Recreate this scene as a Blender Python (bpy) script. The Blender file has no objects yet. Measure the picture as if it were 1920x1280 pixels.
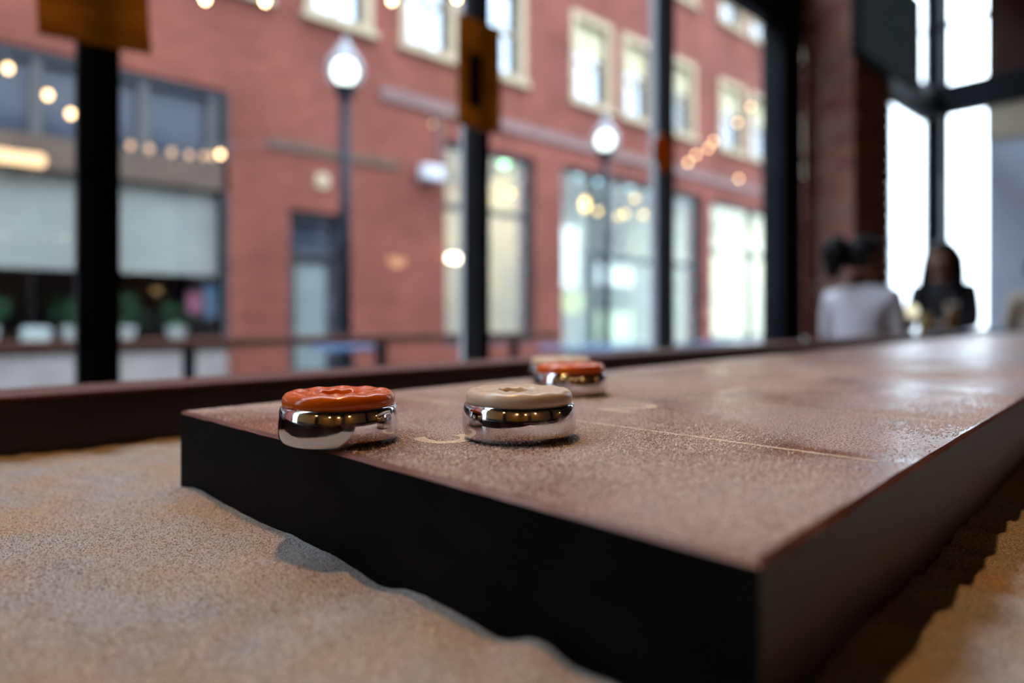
import bpy, bmesh, math, random
import numpy as np
from mathutils import Vector, Matrix, noise

random.seed(7)
rng = np.random.default_rng(11)
scn = bpy.context.scene
C = scn.collection
PI = math.pi

# ------------------------------------------------------------------ camera, sky, exposure
CAM_Z = 0.863
BOARD_Z = 0.800
SAND_Z = 0.748
cam = bpy.data.cameras.new('camera')
cam.sensor_width = 36.0
cam.lens = 36.0 * 1240 / 1920
cam.shift_y = -42.0 / 1920
cam.clip_start = 0.01
cam.clip_end = 300
cam.dof.use_dof = True
cam.dof.focus_distance = 0.345
cam.dof.aperture_fstop = 2.85
cam_ob = bpy.data.objects.new('camera', cam)
C.objects.link(cam_ob)
cam_ob.location = (0, 0, CAM_Z)
cam_ob.rotation_euler = (PI / 2, 0, math.radians(47.85))
scn.camera = cam_ob

world = bpy.data.worlds.new('sky')
scn.world = world
world.use_nodes = True
# overcast sky: radiance rises smoothly from the horizon to three times as much at the zenith
wt = world.node_tree
bg = wt.nodes['Background']
bg.inputs['Color'].default_value = (0.74, 0.87, 1.0, 1)
SKY_ZENITH = 17.0
w_tc = wt.nodes.new('ShaderNodeTexCoord')
w_sp = wt.nodes.new('ShaderNodeSeparateXYZ')
wt.links.new(w_tc.outputs['Generated'], w_sp.inputs['Vector'])
w_mr = wt.nodes.new('ShaderNodeMapRange')
w_mr.inputs['From Min'].default_value = 0.0
w_mr.inputs['From Max'].default_value = 1.0
w_mr.inputs['To Min'].default_value = SKY_ZENITH / 3
w_mr.inputs['To Max'].default_value = SKY_ZENITH
wt.links.new(w_sp.outputs['Z'], w_mr.inputs['Value'])
wt.links.new(w_mr.outputs['Result'], bg.inputs['Strength'])

vs = scn.view_settings
vs.view_transform = 'Standard'
vs.look = 'None'
vs.exposure = 0.0
vs.gamma = 1.0
vs.use_curve_mapping = False
scn.cycles.use_denoising = True
scn.cycles.sample_clamp_indirect = 6.0
scn.cycles.max_bounces = 8
scn.cycles.transparent_max_bounces = 16
scn.cycles.caustics_reflective = False
scn.cycles.caustics_refractive = False

TABLE_ROT = math.radians(3.79)


def T(x, y):
    c, s = math.cos(TABLE_ROT), math.sin(TABLE_ROT)
    return (x * c - y * s, x * s + y * c)


# ------------------------------------------------------------------ materials
def mat(name, col, rough=0.6, metal=0.0, col2=None, nscale=8.0, ndetail=3.0, bump=0.0, bscale=None,
        bdist=0.002, emit=None, estr=0.0, spec=0.5, coat=0.0, sss=0.0, stretch=None, contrast=(0.35, 0.65)):
    m = bpy.data.materials.new(name)
    m.use_nodes = True
    nt = m.node_tree
    b = nt.nodes['Principled BSDF']
    b.inputs['Base Color'].default_value = (*col, 1)
    b.inputs['Roughness'].default_value = rough
    b.inputs['Metallic'].default_value = metal
    b.inputs['Specular IOR Level'].default_value = spec
    if coat:
        b.inputs['Coat Weight'].default_value = coat
        b.inputs['Coat Roughness'].default_value = 0.12
    if sss:
        b.inputs['Subsurface Weight'].default_value = sss
        b.inputs['Subsurface Radius'].default_value = (0.004, 0.002, 0.001)
    if emit:
        b.inputs['Emission Color'].default_value = (*emit, 1)
        b.inputs['Emission Strength'].default_value = estr
    tc = nt.nodes.new('ShaderNodeTexCoord')
    vec = tc.outputs['Object']
    if stretch:
        mp = nt.nodes.new('ShaderNodeMapping')
        mp.inputs['Scale'].default_value = stretch
        nt.links.new(vec, mp.inputs['Vector'])
        vec = mp.outputs['Vector']
    if col2 is not None:
        n = nt.nodes.new('ShaderNodeTexNoise')
        n.inputs['Scale'].default_value = nscale
        n.inputs['Detail'].default_value = ndetail
        nt.links.new(vec, n.inputs['Vector'])
        r = nt.nodes.new('ShaderNodeValToRGB')
        r.color_ramp.elements[0].position = contrast[0]
        r.color_ramp.elements[1].position = contrast[1]
        r.color_ramp.elements[0].color = (*col, 1)
        r.color_ramp.elements[1].color = (*col2, 1)
        nt.links.new(n.outputs['Fac'], r.inputs['Fac'])
        nt.links.new(r.outputs['Color'], b.inputs['Base Color'])
    if bump:
        n2 = nt.nodes.new('ShaderNodeTexNoise')
        n2.inputs['Scale'].default_value = bscale or nscale * 4
        n2.inputs['Detail'].default_value = 4
        nt.links.new(vec, n2.inputs['Vector'])
        bp = nt.nodes.new('ShaderNodeBump')
        bp.inputs['Strength'].default_value = bump
        bp.inputs['Distance'].default_value = bdist
        nt.links.new(n2.outputs['Fac'], bp.inputs['Height'])
        nt.links.new(bp.outputs['Normal'], b.inputs['Normal'])
    return m


def glass_mat(name, tint=(1, 1, 1)):
    m = bpy.data.materials.new(name)
    m.use_nodes = True
    nt = m.node_tree
    nt.nodes.clear()
    out = nt.nodes.new('ShaderNodeOutputMaterial')
    tr = nt.nodes.new('ShaderNodeBsdfTransparent')
    tr.inputs['Color'].default_value = (*tint, 1)
    gl = nt.nodes.new('ShaderNodeBsdfGlossy')
    gl.inputs['Roughness'].default_value = 0.02
    ge = nt.nodes.new('ShaderNodeNewGeometry')
    dt = nt.nodes.new('ShaderNodeVectorMath')
    dt.operation = 'DOT_PRODUCT'
    nt.links.new(ge.outputs['Normal'], dt.inputs[0])
    nt.links.new(ge.outputs['Incoming'], dt.inputs[1])

    def mth(op, x, y=None):
        q = nt.nodes.new('ShaderNodeMath')
        q.operation = op
        for i_, v_ in enumerate((x, y)):
            if v_ is None:
                continue
            if isinstance(v_, float):
                q.inputs[i_].default_value = v_
            else:
                nt.links.new(v_, q.inputs[i_])
        return q.outputs['Value']
    # thin-pane Fresnel (Schlick), the same from both sides
    fac = mth('ADD', mth('MULTIPLY', mth('POWER', mth('SUBTRACT', 1.0, mth('ABSOLUTE', dt.outputs['Value'])), 5.0), 0.9), 0.035)
    mx = nt.nodes.new('ShaderNodeMixShader')
    nt.links.new(fac, mx.inputs['Fac'])
    nt.links.new(tr.outputs['BSDF'], mx.inputs[1])
    nt.links.new(gl.outputs['BSDF'], mx.inputs[2])
    nt.links.new(mx.outputs['Shader'], out.inputs['Surface'])
    return m


def brick_mat(name, c1, c2, mortar, scale=1.0):
    """Brick courses on vertical walls: u = x + y, v = z."""
    m = bpy.data.materials.new(name)
    m.use_nodes = True
    nt = m.node_tree
    b = nt.nodes['Principled BSDF']
    b.inputs['Roughness'].default_value = 0.85
    b.inputs['Specular IOR Level'].default_value = 0.1
    tc = nt.nodes.new('ShaderNodeTexCoord')
    sp = nt.nodes.new('ShaderNodeSeparateXYZ')
    nt.links.new(tc.outputs['Object'], sp.inputs['Vector'])
    ad = nt.nodes.new('ShaderNodeMath')
    nt.links.new(sp.outputs['X'], ad.inputs[0])
    nt.links.new(sp.outputs['Y'], ad.inputs[1])
    cb = nt.nodes.new('ShaderNodeCombineXYZ')
    nt.links.new(ad.outputs['Value'], cb.inputs['X'])
    nt.links.new(sp.outputs['Z'], cb.inputs['Y'])
    bt = nt.nodes.new('ShaderNodeTexBrick')
    bt.inputs['Color1'].default_value = (*c1, 1)
    bt.inputs['Color2'].default_value = (*c2, 1)
    bt.inputs['Mortar'].default_value = (*mortar, 1)
    bt.inputs['Scale'].default_value = scale
    bt.inputs['Brick Width'].default_value = 0.21
    bt.inputs['Row Height'].default_value = 0.073
    bt.inputs['Mortar Size'].default_value = 0.006
    nt.links.new(cb.outputs['Vector'], bt.inputs['Vector'])
    n = nt.nodes.new('ShaderNodeTexNoise')
    n.inputs['Scale'].default_value = 0.9
    n.inputs['Detail'].default_value = 5
    nt.links.new(tc.outputs['Object'], n.inputs['Vector'])
    mr = nt.nodes.new('ShaderNodeMapRange')
    mr.inputs['From Min'].default_value = 0.3
    mr.inputs['From Max'].default_value = 0.7
    mr.inputs['To Min'].default_value = 0.78
    mr.inputs['To Max'].default_value = 1.2
    nt.links.new(n.outputs['Fac'], mr.inputs['Value'])
    mx = nt.nodes.new('ShaderNodeMix')
    mx.data_type = 'RGBA'
    mx.blend_type = 'MULTIPLY'
    mx.inputs['Factor'].default_value = 1.0
    nt.links.new(bt.outputs['Color'], mx.inputs['A'])
    nt.links.new(mr.outputs['Result'], mx.inputs['B'])
    nt.links.new(mx.outputs['Result'], b.inputs['Base Color'])
    bp = nt.nodes.new('ShaderNodeBump')
    bp.inputs['Strength'].default_value = 0.5
    bp.inputs['Distance'].default_value = 0.006
    bp.invert = True
    nt.links.new(bt.outputs['Fac'], bp.inputs['Height'])
    nt.links.new(bp.outputs['Normal'], b.inputs['Normal'])
    return m


def emis(name, col, s):
    m = bpy.data.materials.new(name)
    m.use_nodes = True
    nt = m.node_tree
    nt.nodes.clear()
    o = nt.nodes.new('ShaderNodeOutputMaterial')
    e = nt.nodes.new('ShaderNodeEmission')
    e.inputs['Color'].default_value = (*col, 1)
    e.inputs['Strength'].default_value = s
    nt.links.new(e.outputs['Emission'], o.inputs['Surface'])
    return m


M = {}
M['black_metal'] = mat('black_metal', (0.005, 0.007, 0.010), 0.5, 0.0, (0.008, 0.011, 0.015), 6, bump=0.05, spec=0.06)
M['mullion_sheen_teal'] = mat('mullion_sheen_teal', (0.012, 0.020, 0.028), 0.45, 0.0, (0.016, 0.026, 0.034), 6)  # teal stands for the bluish sheen on the mullion side
M['mullion_lit_grey'] = mat('mullion_lit_grey', (0.25, 0.255, 0.285), 0.5, 0.0, (0.22, 0.225, 0.25), 6, spec=0.3)  # lighter grey stands for daylight on the mullion side
M['grey_metal'] = mat('grey_metal', (0.16, 0.17, 0.2), 0.4, 0.2, (0.12, 0.13, 0.16), 5)
M['glass'] = glass_mat('window_glass', (0.97, 0.985, 0.99))
M['shop_glass'] = glass_mat('shop_glass', (0.95, 0.965, 0.96))
M['dark_ceiling'] = mat('dark_ceiling', (0.02, 0.022, 0.028), 0.8, 0, (0.03, 0.03, 0.035), 3)
M['floor'] = mat('floor_wood', (0.10, 0.065, 0.04), 0.45, 0, (0.16, 0.10, 0.06), 5, stretch=(1, 8, 1), bump=0.1)
M['amber_panel'] = mat('amber_panel', (0.50, 0.30, 0.11), 0.5, 0, (0.36, 0.20, 0.06), 4, stretch=(6, 6, 0.6), bump=0.1)
M['dark_post'] = mat('dark_post', (0.02, 0.018, 0.018), 0.5, 0, (0.035, 0.03, 0.03), 6)
M['plaster_dark'] = mat('plaster_dark', (0.05, 0.04, 0.04), 0.8, 0, (0.07, 0.055, 0.05), 3, bump=0.1)
M['blue_grey'] = mat('blue_grey_paint', (0.42, 0.46, 0.56), 0.6, 0, (0.36, 0.40, 0.50), 2)
M['tan'] = mat('tan_soffit', (0.42, 0.36, 0.26), 0.7, 0, (0.36, 0.30, 0.22), 3)
M['brick_in'] = mat('brick_clay', (0.30, 0.105, 0.075), 0.85, 0, (0.42, 0.20, 0.15), 14, bump=0.4, bscale=60)
M['brick_in2'] = mat('brick_clay_dark', (0.22, 0.07, 0.055), 0.85, 0, (0.33, 0.13, 0.10), 14, bump=0.4, bscale=60)
M['brick_in3'] = mat('brick_clay_pale', (0.42, 0.26, 0.21), 0.85, 0, (0.30, 0.14, 0.11), 14, bump=0.4, bscale=60)
M['mortar'] = mat('mortar', (0.30, 0.25, 0.23), 0.9, 0, (0.22, 0.18, 0.17), 30, bump=0.3)
M['facade_brick'] = brick_mat('facade_brick', (0.0840, 0.0220, 0.0155), (0.1120, 0.0304, 0.0218), (0.0952, 0.0418, 0.0330))
M['stone'] = mat('cream_stone', (0.2300, 0.1786, 0.1218), 0.7, 0, (0.2000, 0.1551, 0.1050), 4, bump=0.1, spec=0.1)
M['band_stone'] = mat('band_stone', (0.1080, 0.0680, 0.0640), 0.75, 0, (0.0900, 0.0560, 0.0520), 4, spec=0.1)
M['pale_stone'] = mat('pale_stone', (0.1500, 0.1305, 0.1247), 0.75, 0, (0.1250, 0.1080, 0.1032), 3, spec=0.1)
M['pavement'] = mat('pavement', (0.1540, 0.1485, 0.1485), 0.8, 0, (0.1210, 0.1155, 0.1155), 1.5, bump=0.15, spec=0.1)
M['timber'] = mat('brown_timber', (0.0468, 0.0319, 0.0248), 0.7, 0, (0.0633, 0.0440, 0.0330), 3, stretch=(1, 1, 8), spec=0.1)
M['frame_dark'] = mat('shop_frame', (0.0180, 0.0210, 0.0270), 0.5, 0, (0.0270, 0.0300, 0.0360), 5, spec=0.1)
M['frame_grey'] = mat('shop_frame_grey', (0.0510, 0.0468, 0.0468), 0.6, 0, (0.0420, 0.0390, 0.0390), 5, spec=0.1)
M['navy_pane'] = mat('navy_pane', (0.0192, 0.0252, 0.0390), 0.12, 0, (0.0270, 0.0300, 0.0420), 2, spec=0.2)
M['blind'] = mat('white_blind', (0.2000, 0.1927, 0.1800), 0.8, 0, (0.1800, 0.1739, 0.1643), 2, spec=0.1)
M['shop_dark'] = mat('shop_interior_dark', (0.012, 0.018, 0.028), 0.8, 0, (0.02, 0.026, 0.034), 2)
M['shop_cream'] = mat('shop_interior_cream', (0.62, 0.54, 0.36), 0.8, 0, (0.44, 0.42, 0.34), 1.2)
M['shop_green'] = mat('shop_interior_green', (0.30, 0.33, 0.28), 0.8, 0, (0.13, 0.16, 0.155), 1.4)
M['shop_reflect_bright'] = mat('shop_reflection_pale', (0.78, 0.76, 0.62), 0.8, 0, (0.60, 0.66, 0.60), 0.9)
M['sky_pane'] = mat('upper_pane', (0.30, 0.33, 0.36), 0.06, 0.8, (0.20, 0.24, 0.29), 1.0, spec=0.8)
M['pane_shade'] = mat('window_shade', (0.34, 0.31, 0.20), 0.7, 0, (0.30, 0.27, 0.18), 2, spec=0.1)
M['door_paint'] = mat('door_paint', (0.0210, 0.0252, 0.0300), 0.45, 0, (0.0300, 0.0330, 0.0390), 3, spec=0.1)
M['door_glass'] = mat('door_pane', (0.1100, 0.1293, 0.1265), 0.35, 0, (0.0880, 0.1045, 0.1045), 2, spec=0.2)
M['white_paint'] = mat('white_paint', (0.3100, 0.3150, 0.3500), 0.5, 0, (0.2750, 0.2800, 0.3100), 4, spec=0.1)
M['wood_rail'] = mat('outdoor_wood', (0.0700, 0.0280, 0.0196), 0.6, 0, (0.0980, 0.0420, 0.0280), 6, stretch=(1, 8, 1), spec=0.1)
M['mahogany'] = mat('mahogany', (0.0119, 0.0022, 0.0018), 0.30, 0, (0.0070, 0.0015, 0.0013), 14, stretch=(10, 1, 10), bump=0.08, spec=0.35)
M['plaque'] = mat('amber_plaque', (0.6600, 0.3300, 0.0600), 0.5, 0, (0.4400, 0.1980, 0.0336), 5, stretch=(1, 1, 4))
M['plaque_orange'] = mat('amber_plaque_orange', (0.6800, 0.2400, 0.0320), 0.5, 0, (0.4800, 0.1600, 0.0240), 5)
M['slot_black'] = mat('slot_black', (0.006, 0.006, 0.006), 0.6, 0, (0.01, 0.01, 0.01), 10)
M['wire'] = mat('black_wire', (0.01, 0.01, 0.01), 0.6, 0, (0.015, 0.015, 0.015), 20)
M['bulb'] = emis('warm_bulb', (1.0, 0.58, 0.27), 10)
M['bulb_dim'] = emis('warm_bulb_dim', (1.0, 0.62, 0.38), 1.7)
M['bulb_bright'] = emis('warm_bulb_bright', (1.0, 0.68, 0.36), 26)


# ------------------------------------------------------------------ mesh helpers
class MB:
    """Collects primitive shapes of ONE object."""

    def __init__(self):
        self.v, self.f, self.m = [], [], []

    def box(self, a, b, mi=0):
        x0, y0, z0 = a
        x1, y1, z1 = b
        k = len(self.v)
        self.v += [(x0, y0, z0), (x1, y0, z0), (x1, y1, z0), (x0, y1, z0), (x0, y0, z1), (x1, y0, z1), (x1, y1, z1), (x0, y1, z1)]
        for f in ((0, 3, 2, 1), (4, 5, 6, 7), (0, 1, 5, 4), (1, 2, 6, 5), (2, 3, 7, 6), (3, 0, 4, 7)):
            self.f.append(tuple(k + i for i in f))
            self.m.append(mi)
        return self

    def lathe(self, prof, seg=24, c=(0, 0, 0), mi=0, closed=True):
        k = len(self.v)
        n = len(prof)
        for r, z in prof:
            for i in range(seg):
                a = 2 * PI * i / seg
                self.v.append((c[0] + r * math.cos(a), c[1] + r * math.sin(a), c[2] + z))
        for j in range(n - 1):
            for i in range(seg):
                i2 = (i + 1) % seg
                self.f.append((k + j * seg + i, k + j * seg + i2, k + (j + 1) * seg + i2, k + (j + 1) * seg + i))
                self.m.append(mi)
        if closed:
            self.f.append(tuple(k + i for i in range(seg))[::-1])
            self.m.append(mi)
            self.f.append(tuple(k + (n - 1) * seg + i for i in range(seg)))
            self.m.append(mi)
        return self

    def tube(self, pts, r, seg=8, mi=0):
        k = len(self.v)
        P = [Vector(p) for p in pts]
        n = len(P)
        rr = r if isinstance(r, (list, tuple)) else [r] * n
        for j, p in enumerate(P):
            d = (P[min(j + 1, n - 1)] - P[max(j - 1, 0)]).normalized()
            up = Vector((0, 0, 1)) if abs(d.z) < 0.9 else Vector((1, 0, 0))
            a = d.cross(up).normalized()
            b = d.cross(a).normalized()
            for i in range(seg):
                t = 2 * PI * i / seg
                q = p + (a * math.cos(t) + b * math.sin(t)) * rr[j]
                self.v.append(tuple(q))
        for j in range(n - 1):
            for i in range(seg):
                i2 = (i + 1) % seg
                self.f.append((k + j * seg + i, k + j * seg + i2, k + (j + 1) * seg + i2, k + (j + 1) * seg + i))
                self.m.append(mi)
        self.f.append(tuple(k + i for i in range(seg)))
        self.m.append(mi)
        self.f.append(tuple(k + (n - 1) * seg + i for i in range(seg))[::-1])
        self.m.append(mi)
        return self

    def ball(self, c, r, sx=1, sy=1, sz=1, seg=16, rings=10, mi=0):
        prof = [(max(1e-5, r * math.sin(PI * j / rings)), -r * math.cos(PI * j / rings) * sz) for j in range(rings + 1)]
        k = len(self.v)
        self.lathe(prof, seg, (0, 0, 0), mi, closed=False)
        for i in range(k, len(self.v)):
            x, y, z = self.v[i]
            self.v[i] = (c[0] + x * sx, c[1] + y * sy, c[2] + z)
        return self

    def build(self, name, mats, parent=None, smooth=False, bevel=0.0, loc=None):
        me = bpy.data.meshes.new(name)
        me.from_pydata(self.v, [], self.f)
        mats = mats if isinstance(mats, (list, tuple)) else [mats]
        for m in mats:
            me.materials.append(m)
        if len(mats) > 1:
            me.polygons.foreach_set('material_index', self.m)
        bm = bmesh.new()
        bm.from_mesh(me)
        bmesh.ops.recalc_face_normals(bm, faces=bm.faces)
        if bevel:
            bmesh.ops.bevel(bm, geom=list(bm.edges), offset=bevel, segments=2, profile=0.5, affect='EDGES')
        bm.to_mesh(me)
        bm.free()
        if smooth:
            me.polygons.foreach_set('use_smooth', [True] * len(me.polygons))
        o = bpy.data.objects.new(name, me)
        C.objects.link(o)
        if parent:
            o.parent = parent
        if loc:
            o.location = loc
        return o


def tag(o, label=None, cat=None, group=None, kind=None):
    if label:
        o['label'] = label
    if cat:
        o['category'] = cat
    if group:
        o['group'] = group
    if kind:
        o['kind'] = kind
    return o


def empty(name, loc=(0, 0, 0), rz=0.0):
    o = bpy.data.objects.new(name, None)
    o.empty_display_size = 0.05
    C.objects.link(o)
    o.location = loc
    o.rotation_euler = (0, 0, rz)
    return o


def copy_tree(o, parent=None):
    c = o.copy()
    C.objects.link(c)
    c.parent = parent
    for ch in list(o.children):
        copy_tree(ch, c)
    return c


def struct(o, label=None, cat=None):
    return tag(o, label, cat, kind='structure')


def box(name, a, b, m, parent=None, bevel=0.0):
    """Box mesh whose object origin sits at its centre base (local coordinates when parented)."""
    cx, cy, cz = (a[0] + b[0]) / 2, (a[1] + b[1]) / 2, a[2]
    return MB().box((a[0] - cx, a[1] - cy, 0), (b[0] - cx, b[1] - cy, b[2] - cz)).build(name, m, parent, bevel=bevel, loc=(cx, cy, cz))


def wall_cut(y0, y1, z0, z1, holes, x0, x1, mb=None, axis='y'):
    """Wall slab with rectangular holes (u0,u1,z0,z1)."""
    mb = mb or MB()
    us = sorted({y0, y1, *[h[0] for h in holes], *[h[1] for h in holes]})
    us = [u for u in us if y0 <= u <= y1]
    for ua, ub in zip(us, us[1:]):
        mid = (ua + ub) / 2
        blocks = sorted([(h[2], h[3]) for h in holes if h[0] < mid < h[1]])
        z = z0
        for a, b in blocks:
            if a > z:
                mb.box((x0, ua, z), (x1, ub, a)) if axis == 'y' else mb.box((ua, x0, z), (ub, x1, a))
            z = max(z, b)
        if z < z1:
            mb.box((x0, ua, z), (x1, ub, z1)) if axis == 'y' else mb.box((ua, x0, z), (ub, x1, z1))
    return mb


# ------------------------------------------------------------------ room shell
WX = -1.90            # window wall, room side
CEIL = 4.2
FAR = 7.15
struct(box('floor', (WX - 0.13, -4.0, -0.12), (5.0, FAR + 0.2, 0.0), M['floor']))
struct(box('ceiling', (WX - 0.13, -4.0, CEIL), (5.0, FAR + 0.2, CEIL + 0.3), M['dark_ceiling']))
struct(box('wall_back', (WX - 0.13, -4.2, 0.0), (5.0, -4.0, CEIL), M['amber_panel']))
struct(box('wall_right', (5.0, -4.2, 0.0), (5.2, FAR + 0.2, CEIL), M['amber_panel']))
struct(MB().box((WX - 0.13, -4.0, 0.0), (WX, FAR, 0.38)).build('wall_left', M['plaster_dark']))
# dark posts on the panelled walls behind the camera
n = 10
for x in (0.9,):
    struct(box('trim_%d' % n, (x, -4.0, 0.0), (x + 0.55, -3.86, CEIL), M['dark_post']))
    n += 1
for y in (-2.2, 2.4):
    struct(box('trim_%d' % n, (4.86, y, 0.0), (5.0, y + 0.7, CEIL), M['dark_post']))
    n += 1
struct(box('trim_%d' % n, (-1.7, -4.0, 0.0), (5.0, -3.9, 0.95), M['dark_post'])); n += 1
struct(box('trim_%d' % n, (4.9, -3.9, 0.0), (5.0, 7.0, 0.95), M['dark_post']))

# window wall: mullions, transom rail, panes
MUL = [-3.29, -2.08, -0.87, 0.345, 1.578, 2.79]
k = 1
for y in MUL:
    mb = MB().box((WX - 0.008, y - 0.025, 0.38), (WX, y + 0.025, CEIL))
    mb.box((WX - 0.115, y - 0.024, 0.38), (WX - 0.008, y + 0.024, CEIL), 1)  # daylit side put into the colour, lighter than the room face
    struct(mb.build('trim_%d' % k, [M['black_metal'], M['mullion_lit_grey'] if y > 1 else M['mullion_sheen_teal']]))
    k += 1
struct(MB().box((WX - 0.115, 3.93, 0.38), (WX + 0.02, 4.2, CEIL)).build('trim_7', M['black_metal']))
struct(box('trim_8', (WX - 0.11, -4.0, 2.70), (WX + 0.01, FAR, 2.95), M['black_metal']))
struct(box('trim_9', (WX - 0.115, -4.0, 0.38), (WX + 0.02, FAR, 0.44), M['black_metal']))
edges = [-4.0] + MUL + [4.0]
wi = 1
for a, b in list(zip(edges, edges[1:])) + [(4.84, 7.05)]:
    w = empty('window_%d' % wi, (WX - 0.04, (a + b) / 2, 0.44))
    struct(w)
    h = (b - a) / 2 - 0.026
    MB().box((-0.004, -h, 0.0), (0.004, h, 2.26)).build('pane', M['glass'], w)
    MB().box((-0.004, -h, 2.51), (0.004, h, CEIL - 0.44)).build('pane', M['glass'], w)
    fr = MB()
    for yy in (-h, h - 0.02):
        fr.box((-0.02, yy, 0.0), (0.02, yy + 0.02, CEIL - 0.44))
    fr.box((-0.02, -h, 0.0), (0.02, h, 0.02))
    fr.box((-0.02, -h, 2.24), (0.02, h, 2.26))
    fr.box((-0.02, -h, 2.51), (0.02, h, 2.53))
    fr.build('window_frame', M['black_metal'], w)
    wi += 1
# corner post and far wall with its glazed strip
struct(box('trim_30', (WX - 0.115, 7.05, 0.0), (WX + 0.03, FAR + 0.1, CEIL), M['black_metal']))
w = empty('window_%d' % wi, (-1.7, FAR + 0.05, 0.30))
struct(w)
MB().box((-0.17, -0.004, 0.0), (0.17, 0.004, 2.45)).build('pane', M['glass'], w)
MB().box((-0.17, -0.004, 2.70), (0.17, 0.004, CEIL - 0.32)).build('pane', M['glass'], w)
MB().box((-0.17, -0.02, 1.9), (-0.15, 0.02, CEIL - 0.32)).box((0.15, -0.02, 0), (0.17, 0.02, CEIL - 0.32)).box((-0.17, -0.02, 3.3), (0.17, 0.02, 3.34)).build('window_frame', M['black_metal'], w)
fw = wall_cut(WX, 5.0, 0.0, CEIL, [(-1.87, -1.53, 0.30, CEIL - 0.02)], FAR, FAR + 0.15, axis='x')
struct(fw.build('wall_far', M['plaster_dark']))
struct(box('trim_31', (WX, FAR - 0.10, 2.75), (5.0, FAR, 3.02), M['black_metal']))
struct(box('trim_32', (-1.53, FAR - 0.06, 0.0), (-1.20, FAR, 2.45), M['blue_grey']))
struct(box('trim_33', (-1.53, FAR - 0.08, 2.45), (5.0, FAR, 2.75), M['tan']))
struct(box('trim_34', (-1.53, FAR - 0.05, 3.02), (-0.2, FAR, CEIL), mat('dark_red_paint', (0.07, 0.035, 0.03), 0.8, 0, (0.05, 0.026, 0.022), 5, spec=0.1)))

# brick pillar: mortar core and single bricks in running bond
PX0, PX1, PY0, PY1 = WX + 0.02, -1.57, 4.2, 4.84
pil = empty('wall_pillar', ((PX0 + PX1) / 2, (PY0 + PY1) / 2, 0))
struct(pil)
hx, hy = (PX1 - PX0) / 2, (PY1 - PY0) / 2
MB().box((-hx + 0.012, -hy + 0.012, 0), (hx - 0.012, hy - 0.012, CEIL)).build('core', M['mortar'], pil)
BR = {}


def brick(lx, ly, m):
    key = (round(lx, 4), round(ly, 4), m.name)
    if key not in BR:
        me = MB().box((-lx / 2, -ly / 2, 0), (lx / 2, ly / 2, 0.063)).build('brick', m, None, bevel=0.003)
        BR[key] = me.data
        bpy.data.objects.remove(me)
    o = bpy.data.objects.new('brick', BR[key])
    C.objects.link(o)
    o.parent = pil
    return o


row = 0
z = 0.30
J = 0.011
while z < 3.35:
    W1, W2 = 2 * hx, 2 * hy
    off = row % 2
    # near face bricks (run along x), the corner brick shows on both faces
    xs = [(-hx, -hx + 0.105), (-hx + 0.105 + J, hx)] if off else [(-hx, hx - 0.10 - J), (hx - 0.10, hx)]
    for a, b in xs:
        o = brick(b - a, 0.1, random.choice([M['brick_in'], M['brick_in'], M['brick_in2'], M['brick_in3']]))
        o.location = ((a + b) / 2, -hy + 0.05 + random.uniform(-.002, .003), z)
    ys = [-hy + 0.1 + J]
    step = 0.2 if off else 0.165
    while ys[-1] < hy - 0.02:
        a = ys[-1]
        b = min(a + step, hy)
        if hy - b < 0.05:
            b = hy
        o = brick(0.1, b - a, random.choice([M['brick_in'], M['brick_in2'], M['brick_in2']]))
        o.location = (hx - 0.05 + random.uniform(-.003, .002), (a + b) / 2, z)
        ys.append(b + J)
    z += 0.063 + J
    row += 1

# ------------------------------------------------------------------ outdoors: ground and brick building
struct(box('ground', (-60, -40, -0.30), (WX - 0.13, 90, -0.02), M['pavement']))
FX = -8.2
bld = empty('brick_building', (FX, 8.0, 0.0))
tag(bld, 'long red brick building with cream-trimmed upper windows across the street', 'building')
OY = 8.0   # local y = world y - OY


def L(y):
    return y - OY


UP = [(3.78, 4.78), (5.23, 6.28), (6.78, 7.73), (8.86, 10.03), (10.32, 11.38), (12.0, 12.93), (13.93, 15.12), (15.35, 16.6),
      (17.3, 18.3), (-1.2, -0.2), (0.25, 1.3), (2.3, 3.3)]
holes = []
for a, b in UP:
    holes.append((L(a), L(b), 4.80, 6.52))
    holes.append((L(a), L(b), 7.78, 9.10))
SHOP = (-4.0, 2.82, 0.02, 3.60)
DOOR = (3.58, 4.32, 0.0, 2.28)
W2 = (6.04, 7.96, 0.45, 3.62)
W3 = (8.65, 13.25, 0.10, 3.64)
W5 = (13.63, 17.4, 0.35, 3.62)
for q in (SHOP, DOOR, W2, W3, W5):
    holes.append((L(q[0]), L(q[1]), q[2], q[3]))
wall_cut(L(-12.0), L(19.5), -0.02, 9.25, holes, -0.45, 0.0).build('wall', M['facade_brick'], bld)
MB().box((-0.5, L(-12.0), 9.25), (0.12, L(19.5), 9.40)).box((-0.5, L(-12), 9.12), (0.06, L(19.5), 9.25)).build('cornice', M['stone'], bld)
MB().box((0.0, L(4.9), 3.98), (0.05, L(19.5), 4.16)).build('stone_band', M['band_stone'], bld)
MB().box((0.0, L(3.3), 3.02), (0.035, L(5.2), 3.12)).build('brick_ledge', M['timber'], bld)
MB().box((-4.5, L(-12.0), 0.0), (-0.45, L(-11.95), 9.25)).box((-4.5, L(19.45), 0), (-0.45, L(19.5), 9.25)).box((-4.6, L(-12), 0), (-4.5, L(19.5), 9.25)).box((-4.5, L(-12), 9.15), (-0.45, L(19.5), 9.25)).box((-4.5, L(-12), 3.75), (-0.46, L(19.5), 3.9)).box((-4.5, L(-12), -0.02), (-0.46, L(19.5), 0.0)).build('inner_shell', M['shop_dark'], bld)

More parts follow.
